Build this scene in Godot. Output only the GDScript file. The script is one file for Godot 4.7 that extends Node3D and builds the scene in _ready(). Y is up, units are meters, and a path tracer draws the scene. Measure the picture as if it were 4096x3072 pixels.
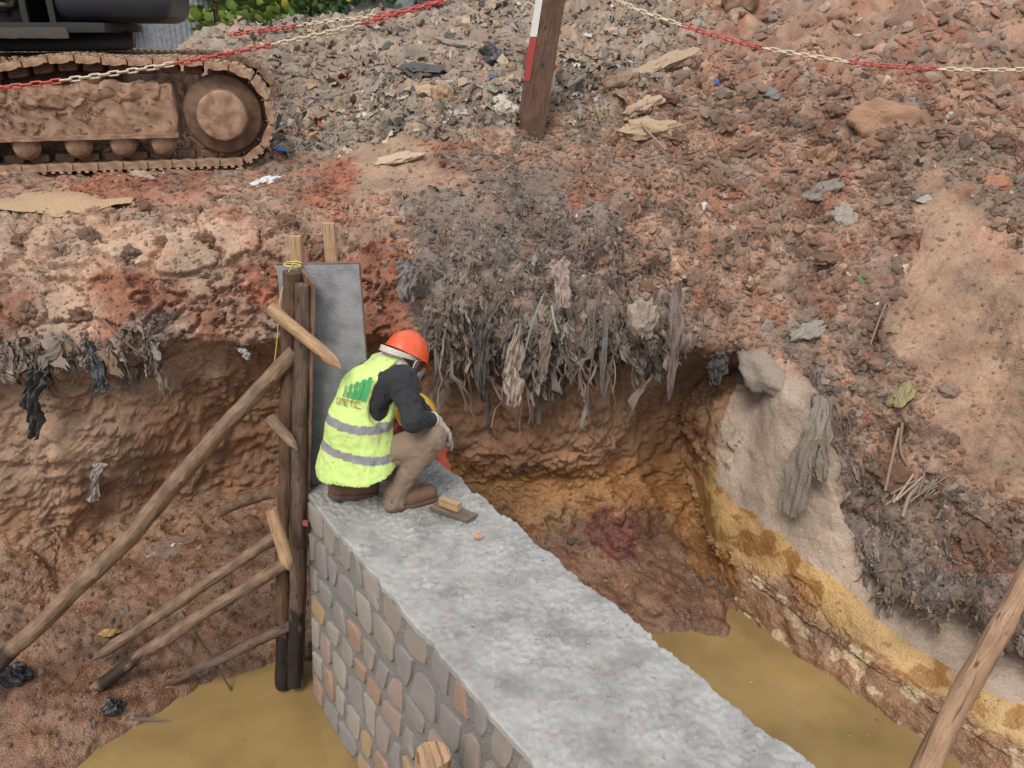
extends Node3D

# ---------------------------------------------------------------- soil survey of the pit: 23 cross-sections, 13 points each (far ground, ground, rim, face, lip, undercut, foot, floor, water line, bottom)
const NET := [
	[Vector3(-18.400,1.900,-34.000), Vector3(-11.400,1.700,-13.000), Vector3(-6.747,1.400,-7.200), Vector3(-5.913,1.305,-4.800), Vector3(-5.533,1.105,-4.050), Vector3(-5.447,0.874,-3.800), Vector3(-5.449,0.518,-3.650), Vector3(-5.579,0.334,-3.800), Vector3(-5.680,-0.193,-3.750), Vector3(-5.735,-0.652,-3.650), Vector3(-5.550,-1.060,-3.150), Vector3(-5.056,-1.400,-2.270), Vector3(-5.056,-1.750,-2.020)],
	[Vector3(-17.100,1.900,-34.000), Vector3(-10.100,1.700,-13.000), Vector3(-5.447,1.400,-7.200), Vector3(-4.613,1.305,-5.350), Vector3(-4.233,1.105,-4.600), Vector3(-4.147,0.874,-4.350), Vector3(-4.149,0.518,-4.200), Vector3(-4.279,0.334,-4.350), Vector3(-4.380,-0.193,-4.300), Vector3(-4.435,-0.652,-4.200), Vector3(-4.250,-1.060,-3.700), Vector3(-3.756,-1.400,-2.820), Vector3(-3.756,-1.750,-2.570)],
	[Vector3(-16.000,1.900,-34.000), Vector3(-9.000,1.700,-13.000), Vector3(-4.347,1.400,-7.200), Vector3(-3.513,1.305,-5.700), Vector3(-3.133,1.105,-4.950), Vector3(-3.047,0.874,-4.700), Vector3(-3.049,0.518,-4.550), Vector3(-3.179,0.334,-4.700), Vector3(-3.280,-0.193,-4.650), Vector3(-3.335,-0.652,-4.550), Vector3(-3.150,-1.060,-4.050), Vector3(-2.656,-1.400,-3.170), Vector3(-2.656,-1.750,-2.920)],
	[Vector3(-12.000,1.900,-34.000), Vector3(-6.500,1.650,-13.000), Vector3(-3.826,1.394,-7.100), Vector3(-3.100,1.305,-5.700), Vector3(-2.756,1.148,-4.950), Vector3(-2.683,0.902,-4.700), Vector3(-2.677,0.577,-4.550), Vector3(-2.783,0.324,-4.650), Vector3(-2.880,-0.126,-4.650), Vector3(-3.064,-0.747,-4.750), Vector3(-2.859,-1.077,-4.200), Vector3(-2.469,-1.400,-3.288), Vector3(-2.469,-1.750,-3.038)],
	[Vector3(-9.000,1.900,-34.000), Vector3(-5.200,1.650,-13.000), Vector3(-3.200,1.397,-7.000), Vector3(-2.655,1.305,-5.700), Vector3(-2.376,1.180,-5.000), Vector3(-2.312,0.944,-4.750), Vector3(-2.341,0.588,-4.600), Vector3(-2.491,0.378,-4.820), Vector3(-2.546,-0.078,-4.750), Vector3(-2.791,-0.794,-5.000), Vector3(-2.561,-1.052,-4.400), Vector3(-2.293,-1.400,-3.578), Vector3(-2.293,-1.750,-3.328)],
	[Vector3(-6.500,1.900,-34.000), Vector3(-4.138,2.287,-12.000), Vector3(-2.623,1.394,-7.100), Vector3(-2.185,1.287,-5.800), Vector3(-1.934,1.211,-5.050), Vector3(-1.904,0.944,-4.850), Vector3(-1.913,0.677,-4.720), Vector3(-2.002,0.504,-4.900), Vector3(-2.092,0.127,-4.950), Vector3(-2.293,-0.732,-5.150), Vector3(-2.143,-1.014,-4.650), Vector3(-1.923,-1.400,-3.981), Vector3(-1.923,-1.750,-3.731)],
	[Vector3(-5.000,1.950,-34.000), Vector3(-3.209,2.378,-11.600), Vector3(-2.099,1.479,-7.500), Vector3(-1.695,1.284,-5.900), Vector3(-1.538,1.159,-5.150), Vector3(-1.525,0.876,-4.980), Vector3(-1.514,0.602,-4.820), Vector3(-1.621,0.382,-5.120), Vector3(-1.710,-0.079,-5.250), Vector3(-1.783,-0.743,-5.300), Vector3(-1.659,-0.968,-4.800), Vector3(-1.490,-1.400,-4.208), Vector3(-1.490,-1.750,-3.958)],
	[Vector3(-3.500,2.000,-34.000), Vector3(-2.442,2.442,-11.400), Vector3(-1.602,1.576,-7.700), Vector3(-1.323,1.266,-6.000), Vector3(-1.172,1.118,-5.200), Vector3(-1.116,0.834,-5.020), Vector3(-1.071,0.573,-4.900), Vector3(-1.145,0.358,-5.200), Vector3(-1.186,-0.101,-5.220), Vector3(-1.196,-0.684,-5.200), Vector3(-1.089,-0.964,-4.850), Vector3(-0.862,-1.400,-4.229), Vector3(-0.862,-1.750,-3.979)],
	[Vector3(-2.200,2.000,-34.000), Vector3(-1.808,2.497,-11.500), Vector3(-1.195,1.686,-7.800), Vector3(-1.033,1.332,-6.100), Vector3(-0.908,1.204,-5.350), Vector3(-0.822,0.916,-5.050), Vector3(-0.770,0.601,-4.960), Vector3(-0.788,0.432,-5.136), Vector3(-0.819,-0.071,-5.157), Vector3(-0.756,-0.656,-5.184), Vector3(-0.547,-0.993,-4.950), Vector3(-0.079,-1.400,-4.295), Vector3(-0.079,-1.750,-4.045)],
	[Vector3(-1.000,2.050,-34.000), Vector3(-1.035,2.615,-11.500), Vector3(-0.690,1.765,-7.800), Vector3(-0.645,1.384,-6.300), Vector3(-0.563,1.255,-5.550), Vector3(-0.518,0.963,-5.100), Vector3(-0.478,0.553,-4.980), Vector3(-0.486,0.350,-5.178), Vector3(-0.463,-0.345,-5.200), Vector3(-0.346,-0.717,-5.309), Vector3(-0.070,-1.067,-5.000), Vector3(0.508,-1.400,-4.384), Vector3(0.508,-1.750,-4.134)],
	[Vector3(0.300,2.200,-34.000), Vector3(-0.153,2.684,-11.500), Vector3(-0.110,1.831,-8.000), Vector3(-0.205,1.430,-6.700), Vector3(-0.150,1.294,-5.850), Vector3(-0.138,0.966,-5.200), Vector3(-0.138,0.483,-5.000), Vector3(-0.145,0.253,-5.209), Vector3(-0.103,-0.455,-5.232), Vector3(-0.055,-0.744,-5.350), Vector3(0.250,-1.101,-5.050), Vector3(0.794,-1.400,-4.444), Vector3(0.794,-1.750,-4.194)],
	[Vector3(2.000,3.000,-34.000), Vector3(0.574,2.760,-12.000), Vector3(0.318,1.865,-8.100), Vector3(0.203,1.440,-6.900), Vector3(0.180,1.299,-6.000), Vector3(0.165,0.940,-5.300), Vector3(0.163,0.449,-5.030), Vector3(0.172,0.209,-5.234), Vector3(0.200,-0.468,-5.256), Vector3(0.222,-0.758,-5.387), Vector3(0.559,-1.135,-5.100), Vector3(1.037,-1.400,-4.491), Vector3(1.037,-1.750,-4.241)],
	[Vector3(4.000,4.000,-34.000), Vector3(1.463,2.821,-12.300), Vector3(0.852,1.894,-8.300), Vector3(0.673,1.451,-7.100), Vector3(0.560,1.273,-6.150), Vector3(0.543,0.908,-5.420), Vector3(0.556,0.503,-5.120), Vector3(0.589,0.253,-5.296), Vector3(0.620,-0.462,-5.317), Vector3(0.635,-0.753,-5.428), Vector3(0.925,-1.169,-5.150), Vector3(1.241,-1.400,-4.491), Vector3(1.241,-1.750,-4.241)],
	[Vector3(5.500,4.600,-34.000), Vector3(1.977,2.853,-12.400), Vector3(1.159,1.894,-8.300), Vector3(0.945,1.432,-7.100), Vector3(0.808,1.230,-6.200), Vector3(0.765,0.840,-5.550), Vector3(0.762,0.434,-5.220), Vector3(0.801,0.138,-5.539), Vector3(0.813,-0.310,-5.585), Vector3(0.846,-0.825,-5.640), Vector3(1.189,-1.242,-5.350), Vector3(1.428,-1.400,-4.453), Vector3(1.428,-1.750,-4.203)],
	[Vector3(7.000,5.000,-34.000), Vector3(2.522,2.837,-12.000), Vector3(1.520,1.865,-8.100), Vector3(1.241,1.389,-7.000), Vector3(1.123,1.162,-6.200), Vector3(1.104,0.754,-5.620), Vector3(1.113,0.363,-5.320), Vector3(1.279,-0.084,-5.950), Vector3(1.340,-0.508,-6.000), Vector3(1.463,-1.093,-5.900), Vector3(1.554,-1.365,-5.500), Vector3(1.515,-1.400,-4.685), Vector3(1.515,-1.750,-4.435)],
	[Vector3(9.000,5.200,-32.000), Vector3(3.118,2.817,-11.500), Vector3(1.951,1.798,-7.900), Vector3(1.649,1.292,-6.900), Vector3(1.539,0.987,-6.200), Vector3(1.550,0.634,-5.800), Vector3(1.561,0.306,-5.500), Vector3(1.749,-0.084,-5.950), Vector3(1.497,-0.231,-5.420), Vector3(1.466,-0.815,-5.256), Vector3(1.524,-1.146,-4.999), Vector3(1.618,-1.400,-4.670), Vector3(1.414,-1.800,-4.526)],
	[Vector3(11.500,5.400,-30.000), Vector3(3.896,2.780,-10.600), Vector3(2.573,1.807,-7.500), Vector3(2.173,1.231,-6.600), Vector3(2.024,0.811,-6.050), Vector3(1.939,0.541,-5.650), Vector3(1.861,0.291,-5.285), Vector3(1.782,0.116,-5.050), Vector3(1.694,-0.423,-5.070), Vector3(1.626,-0.866,-4.993), Vector3(1.691,-1.188,-4.728), Vector3(1.784,-1.400,-4.407), Vector3(1.579,-1.800,-4.263)],
	[Vector3(13.500,5.500,-28.000), Vector3(4.649,2.710,-10.000), Vector3(3.126,1.782,-7.100), Vector3(2.656,1.205,-6.150), Vector3(2.312,0.749,-5.409), Vector3(2.167,0.418,-5.129), Vector3(2.026,0.112,-4.947), Vector3(1.928,0.026,-4.843), Vector3(1.872,-0.451,-4.800), Vector3(1.834,-0.905,-4.682), Vector3(1.909,-1.202,-4.400), Vector3(1.996,-1.400,-4.082), Vector3(1.792,-1.800,-3.938)],
	[Vector3(14.500,5.400,-25.000), Vector3(5.254,2.556,-9.300), Vector3(3.507,1.652,-6.600), Vector3(2.861,1.047,-5.500), Vector3(2.599,0.511,-4.967), Vector3(2.417,0.076,-4.773), Vector3(2.191,-0.539,-4.539), Vector3(2.148,-0.604,-4.478), Vector3(2.111,-0.723,-4.445), Vector3(2.090,-0.947,-4.334), Vector3(2.140,-1.225,-4.073), Vector3(2.221,-1.400,-3.772), Vector3(2.016,-1.800,-3.628)],
	[Vector3(15.000,5.200,-21.000), Vector3(5.885,2.141,-8.200), Vector3(3.742,1.366,-5.800), Vector3(3.078,0.841,-4.900), Vector3(2.877,0.204,-4.572), Vector3(2.662,-0.278,-4.391), Vector3(2.349,-0.783,-4.141), Vector3(2.435,-0.972,-4.227), Vector3(2.440,-1.026,-4.116), Vector3(2.419,-1.106,-3.937), Vector3(2.414,-1.276,-3.701), Vector3(2.456,-1.400,-3.455), Vector3(2.251,-1.800,-3.311)],
	[Vector3(15.000,5.000,-17.000), Vector3(6.753,1.663,-7.200), Vector3(4.083,1.023,-5.100), Vector3(3.248,0.591,-4.300), Vector3(3.153,-0.047,-4.215), Vector3(2.925,-0.411,-4.088), Vector3(2.613,-0.675,-3.870), Vector3(2.746,-0.919,-4.028), Vector3(2.693,-1.003,-3.860), Vector3(2.649,-1.101,-3.628), Vector3(2.637,-1.266,-3.385), Vector3(2.663,-1.400,-3.147), Vector3(2.458,-1.800,-3.003)],
	[Vector3(15.403,5.000,-16.428), Vector3(7.156,1.663,-6.628), Vector3(4.486,1.023,-4.528), Vector3(3.651,0.591,-3.728), Vector3(3.556,-0.047,-3.643), Vector3(3.328,-0.411,-3.515), Vector3(3.016,-0.675,-3.298), Vector3(3.149,-0.919,-3.456), Vector3(3.096,-1.003,-3.288), Vector3(3.052,-1.101,-3.056), Vector3(3.040,-1.266,-2.813), Vector3(3.066,-1.400,-2.575), Vector3(2.861,-1.800,-2.431)],
	[Vector3(16.152,5.000,-15.365), Vector3(7.905,1.663,-5.565), Vector3(5.235,1.023,-3.465), Vector3(4.400,0.591,-2.665), Vector3(4.305,-0.047,-2.580), Vector3(4.077,-0.411,-2.453), Vector3(3.765,-0.675,-2.235), Vector3(3.898,-0.919,-2.393), Vector3(3.845,-1.003,-2.225), Vector3(3.801,-1.101,-1.993), Vector3(3.788,-1.266,-1.750), Vector3(3.814,-1.400,-1.512), Vector3(3.610,-1.800,-1.368)],
]
const SOIL := ["PTTTKTGBBBMMM", "PTTTKTGBBBMMM", "PTTTKTGCCBMMM", "PTTTKKGCCBMMM", "PTTRKRGCCBMMM", "PPTTKKTCBBMMM", "PPPTTRTBBBMMM", "PPPRTRRBBBMMM", "PPPCTRRBBBMMM", "PPPCGGGBBOMMM", "PPPTGGGBBOMMM", "PPPTGGGBBOMMM", "PPPTTGGBBOMMM", "PPPTTTGBBOMMM", "PPTTTTGBBOOMM", "PTTTTTTBBYOMM", "PTTTTTTLLYBBB", "PTTTTTGLLYBBB", "PTTCCTGLLYBBB", "PTTCCTGLLYBBB", "PTTCCTGLLYBBB", "PTTTCTGLLYBBB", "PTTTCTGLLYBBB"]

const PIT_WATER := -1.4
var rng := RandomNumberGenerator.new()
var M := {}
var taken := {}
var TP := PackedVector3Array()
var TN := PackedVector3Array()
var TC := PackedColorArray()
var TS := PackedByteArray()
var tw := 0
var th := 0
var row_of := PackedFloat32Array()
var col_of := PackedFloat32Array()

func _ready() -> void:
	rng.seed = 20240403
	var cam := Camera3D.new()
	cam.name = "camera"
	cam.position = Vector3(0, 2.35, 0)
	cam.rotation_degrees = Vector3(-23.2, 0, 0)
	cam.fov = 50.0
	cam.near = 0.05
	cam.far = 200.0
	add_child(cam)
	cam.current = true
	var env := Environment.new()
	env.background_mode = Environment.BG_SKY
	var skym := ProceduralSkyMaterial.new()
	skym.sky_top_color = Color(0.80, 0.82, 0.85)
	skym.sky_horizon_color = Color(0.86, 0.87, 0.88)
	skym.ground_horizon_color = Color(0.55, 0.48, 0.42)
	skym.ground_bottom_color = Color(0.40, 0.32, 0.26)
	skym.sky_curve = 0.15
	skym.sun_angle_max = 1.0
	var sky := Sky.new()
	sky.sky_material = skym
	env.sky = sky
	env.ambient_light_source = Environment.AMBIENT_SOURCE_SKY
	env.tonemap_mode = Environment.TONE_MAPPER_LINEAR
	env.tonemap_exposure = 1.8
	env.sdfgi_enabled = true
	env.ssao_enabled = true
	env.ssil_enabled = true
	var we := WorldEnvironment.new()
	we.name = "daylight"
	we.environment = env
	add_child(we)
	var sun := DirectionalLight3D.new()
	sun.name = "sun"
	sun.light_energy = 0.5
	sun.light_color = Color(1.0, 0.97, 0.93)
	sun.light_angular_distance = 24.0
	sun.shadow_enabled = true
	sun.rotation_degrees = Vector3(-50, -20, 0)
	add_child(sun)
	make_materials()
	build_terrain()
	build_water()
	build_wall()
	scatter_ground()
	build_formwork()
	build_people()
	build_excavator()
	build_barrier()
	build_fence()
	build_tools()
	build_refuse()

# ---------------------------------------------------------------- small helpers
func numbered(called: String) -> String:
	if not taken.has(called):
		taken[called] = 0
		return called
	taken[called] += 1
	return "%s_%03d" % [called, taken[called]]

func tag(o: Node3D, label: String, category: String, group := "") -> Node3D:
	o.set_meta("label", label)
	o.set_meta("category", category)
	if group != "":
		o.set_meta("group", group)
	return o

func thing(called: String, label: String, category: String, at := Vector3.ZERO, group := "") -> Node3D:
	var o := Node3D.new()
	o.name = numbered(called)
	o.position = at
	add_child(o, true)
	return tag(o, label, category, group)

func part(called: String, mesh: Mesh, m: Material, parent: Node) -> MeshInstance3D:
	var o := MeshInstance3D.new()
	o.name = called
	o.mesh = mesh
	o.material_override = m
	parent.add_child(o, true)
	return o

func single(called: String, mesh: Mesh, m: Material, label: String, category: String, at := Vector3.ZERO, group := "") -> MeshInstance3D:
	var o := MeshInstance3D.new()
	o.name = numbered(called)
	o.mesh = mesh
	o.material_override = m
	o.position = at
	add_child(o, true)
	tag(o, label, category, group)
	return o

func structure(called: String, mesh: Mesh, m: Material) -> MeshInstance3D:
	var o := MeshInstance3D.new()
	o.name = numbered(called)
	o.mesh = mesh
	o.material_override = m
	o.set_meta("kind", "structure")
	add_child(o, true)
	return o

func noise(freq: float, sd: int, type := FastNoiseLite.TYPE_SIMPLEX_SMOOTH, oct := 1) -> FastNoiseLite:
	var n := FastNoiseLite.new()
	n.noise_type = type
	n.frequency = freq
	n.seed = sd
	if oct > 1:
		n.fractal_type = FastNoiseLite.FRACTAL_FBM
		n.fractal_octaves = oct
	else:
		n.fractal_type = FastNoiseLite.FRACTAL_NONE
	if type == FastNoiseLite.TYPE_CELLULAR:
		n.cellular_return_type = FastNoiseLite.RETURN_DISTANCE
		n.cellular_distance_function = FastNoiseLite.DISTANCE_EUCLIDEAN
		n.cellular_jitter = 1.0
	return n

func ntex(freq: float, sd: int, oct: int, ramp: Array, size := 512, type := FastNoiseLite.TYPE_SIMPLEX_SMOOTH) -> NoiseTexture2D:
	var t := NoiseTexture2D.new()
	t.width = size
	t.height = size
	t.seamless = true
	t.noise = noise(freq, sd, type, oct)
	if ramp.size() > 0:
		var g := Gradient.new()
		var offs := PackedFloat32Array()
		var cs := PackedColorArray()
		for r in ramp:
			offs.append(r[0])
			cs.append(r[1])
		g.offsets = offs
		g.colors = cs
		t.color_ramp = g
	return t

func grey(v: float) -> Color:
	return Color(v, v, v)

func lin(r: float, g: float, b: float) -> Color:
	return Color(r, g, b).linear_to_srgb()

# a material whose colour (linear) varies with a noise texture laid on by triplanar mapping
func surf(c: Color, rough: float, tex: Texture2D, scale: float, bump: Texture2D = null, relief := 0.0, vcol := false) -> StandardMaterial3D:
	var m := StandardMaterial3D.new()
	m.albedo_color = c
	m.roughness = rough
	m.cull_mode = BaseMaterial3D.CULL_DISABLED
	if tex:
		m.albedo_texture = tex
	m.uv1_triplanar = true
	m.uv1_world_triplanar = vcol
	m.uv1_scale = Vector3.ONE * scale
	if bump:
		m.heightmap_enabled = true
		m.heightmap_texture = bump
		m.heightmap_scale = relief
	m.vertex_color_use_as_albedo = vcol
	return m

func make_materials() -> void:
	var T := {}
	T.soil = ntex(0.035, 3, 5, [[0.0, grey(0.76)], [0.45, grey(0.88)], [0.62, grey(0.93)], [0.85, grey(0.98)], [1.0, grey(1.0)]], 1024)
	T.soil_h = ntex(0.05, 11, 5, [], 1024)
	T.crumb = ntex(0.045, 5, 1, [[0.0, grey(1)], [0.35, grey(0.75)], [0.7, grey(0.3)], [1.0, grey(0.0)]], 1024, FastNoiseLite.TYPE_CELLULAR)
	T.wet = ntex(0.02, 6, 4, [[0.0, grey(0.55)], [0.5, grey(0.8)], [1.0, grey(1.0)]], 512)
	T.concrete = ntex(0.06, 8, 5, [[0.0, Color(0.45, 0.46, 0.48)], [0.3, Color(0.76, 0.77, 0.78)], [0.55, Color(0.90, 0.90, 0.90)], [0.75, Color(0.95, 0.95, 0.94)], [1.0, Color(1, 1, 1)]], 1024)
	T.wood = wood_image(Color(0.62, 0.48, 0.36), Color(0.36, 0.26, 0.19), 4)
	T.rag = ntex(0.03, 9, 4, [[0.0, grey(0.66)], [0.5, grey(0.87)], [1.0, grey(1.0)]], 512)
	T.mud = ntex(0.014, 12, 5, [[0.0, Color(0.68, 0.62, 0.58)], [0.35, Color(0.80, 0.73, 0.68)], [0.5, Color(0.87, 0.82, 0.77)], [0.65, Color(0.93, 0.89, 0.85)], [1.0, Color(1.0, 0.97, 0.94)]], 512)
	T.cloth = ntex(0.05, 10, 3, [[0.0, grey(0.8)], [0.5, grey(0.93)], [1.0, grey(1.0)]], 256)
	M.tex = T
	M.soil = surf(Color.WHITE, 0.92, T.soil, 1.1, T.soil_h, 0.6, true)
	M.bank = surf(Color.WHITE, 0.85, T.soil, 1.3, T.soil_h, 0.5, true)
	M.mud = surf(Color.WHITE, 0.45, T.soil, 1.3, T.soil_h, 0.9, true)
	M.mortar = surf(lin(0.235, 0.222, 0.208), 0.9, T.concrete, 1.4, T.crumb, 0.5)
	M.concrete = surf(lin(0.52, 0.51, 0.485), 0.92, T.concrete, 6.0, T.soil_h, 0.3)
	M.concrete.vertex_color_use_as_albedo = true
	M.clod = surf(Color.WHITE, 0.95, T.soil, 3.0, T.crumb, 0.4, true)
	M.clod.uv1_world_triplanar = false
	M.clod_plain = surf(lin(0.24, 0.17, 0.13), 0.9, T.soil, 5.0)
	M.scrap = surf(Color.WHITE, 0.8, T.rag, 6.0, null, 0.0, true)
	M.scrap.uv1_world_triplanar = false
	M.scrap.backlight_enabled = true
	M.scrap.backlight = Color(0.15, 0.14, 0.12)

# grain running along v, with drying cracks, blotches and a few knots, for planks and poles
func wood_image(light: Color, dark: Color, sd: int) -> ImageTexture:
	var n1 := noise(0.05, sd, FastNoiseLite.TYPE_SIMPLEX_SMOOTH, 3)
	var n2 := noise(0.012, sd + 1, FastNoiseLite.TYPE_SIMPLEX_SMOOTH, 4)
	var n3 := noise(0.03, sd + 2, FastNoiseLite.TYPE_SIMPLEX_SMOOTH, 2)
	var im := Image.create(256, 512, false, Image.FORMAT_RGB8)
	var knots := []
	for k in 5:
		knots.append(Vector2((sd * 37 + k * 91) % 256, (sd * 53 + k * 117) % 512))
	for y in 512:
		for x in 256:
			var bend := 0.0
			var knot := 1.0
			for kn in knots:
				var d := Vector2(x - kn.x, (y - kn.y) * 0.55)
				var l := d.length()
				bend += signf(d.x) * 14.0 * exp(-l * l / 500.0)
				knot = minf(knot, 0.35 + l / 14.0)
			# the picture wraps round the pole: blend both ends of the noise
			var w := x / 256.0
			var a := lerpf(n1.get_noise_2d((x + bend) * 2.0, y * 0.09), n1.get_noise_2d((x + bend - 256.0) * 2.0, y * 0.09), w)
			var b := lerpf(n2.get_noise_2d(x, y * 0.6), n2.get_noise_2d(x - 256.0, y * 0.6), w)
			var c := absf(lerpf(n3.get_noise_2d((x + bend) * 2.4, y * 0.05), n3.get_noise_2d((x + bend - 256.0) * 2.4, y * 0.05), w))
			var k := clampf(0.5 + a * 0.55 + b * 0.75, 0.0, 1.0)
			var col := dark.lerp(light, k)
			if c < 0.035:
				col = col * (0.55 + c * 10.0)
			col = col * clampf(knot, 0.4, 1.0)
			im.set_pixel(x, y, Color(col.r, col.g, col.b))
	return ImageTexture.create_from_image(im)

# ---------------------------------------------------------------- the ground
const SOILS := {
	"T": [Color(0.335, 0.202, 0.138), 1.0, 1.0],
	"R": [Color(0.33, 0.13, 0.074), 0.7, 1.0],
	"K": [Color(0.445, 0.30, 0.212), 0.4, 0.8],
	"G": [Color(0.205, 0.152, 0.122), 1.2, 1.3],
	"B": [Color(0.30, 0.165, 0.092), 0.35, 0.9],
	"O": [Color(0.36, 0.18, 0.068), 0.35, 0.8],
	"Y": [Color(0.54, 0.345, 0.145), 0.12, 0.3],
	"L": [Color(0.43, 0.335, 0.262), 0.12, 0.35],
	"M": [Color(0.20, 0.105, 0.060), 0.6, 1.1],
	"N": [Color(0.20, 0.105, 0.060), 0.6, 1.0],
	"C": [Color(0.35, 0.226, 0.152), 0.3, 0.6],
	"P": [Color(0.30, 0.226, 0.172), 1.2, 1.2],
}
const ROW_CELLS := [14, 60, 90, 70, 50, 44, 16, 40, 40, 46, 44, 8]

func spline(a: Vector3, b: Vector3, c: Vector3, d: Vector3, t: float, k: float) -> Vector3:
	var t2 := t * t
	var t3 := t2 * t
	var m0 := (c - a) * k
	var m1 := (d - b) * k
	return b * (2.0 * t3 - 3.0 * t2 + 1.0) + m0 * (t3 - 2.0 * t2 + t) + c * (3.0 * t2 - 2.0 * t3) + m1 * (t3 - t2)

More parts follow.
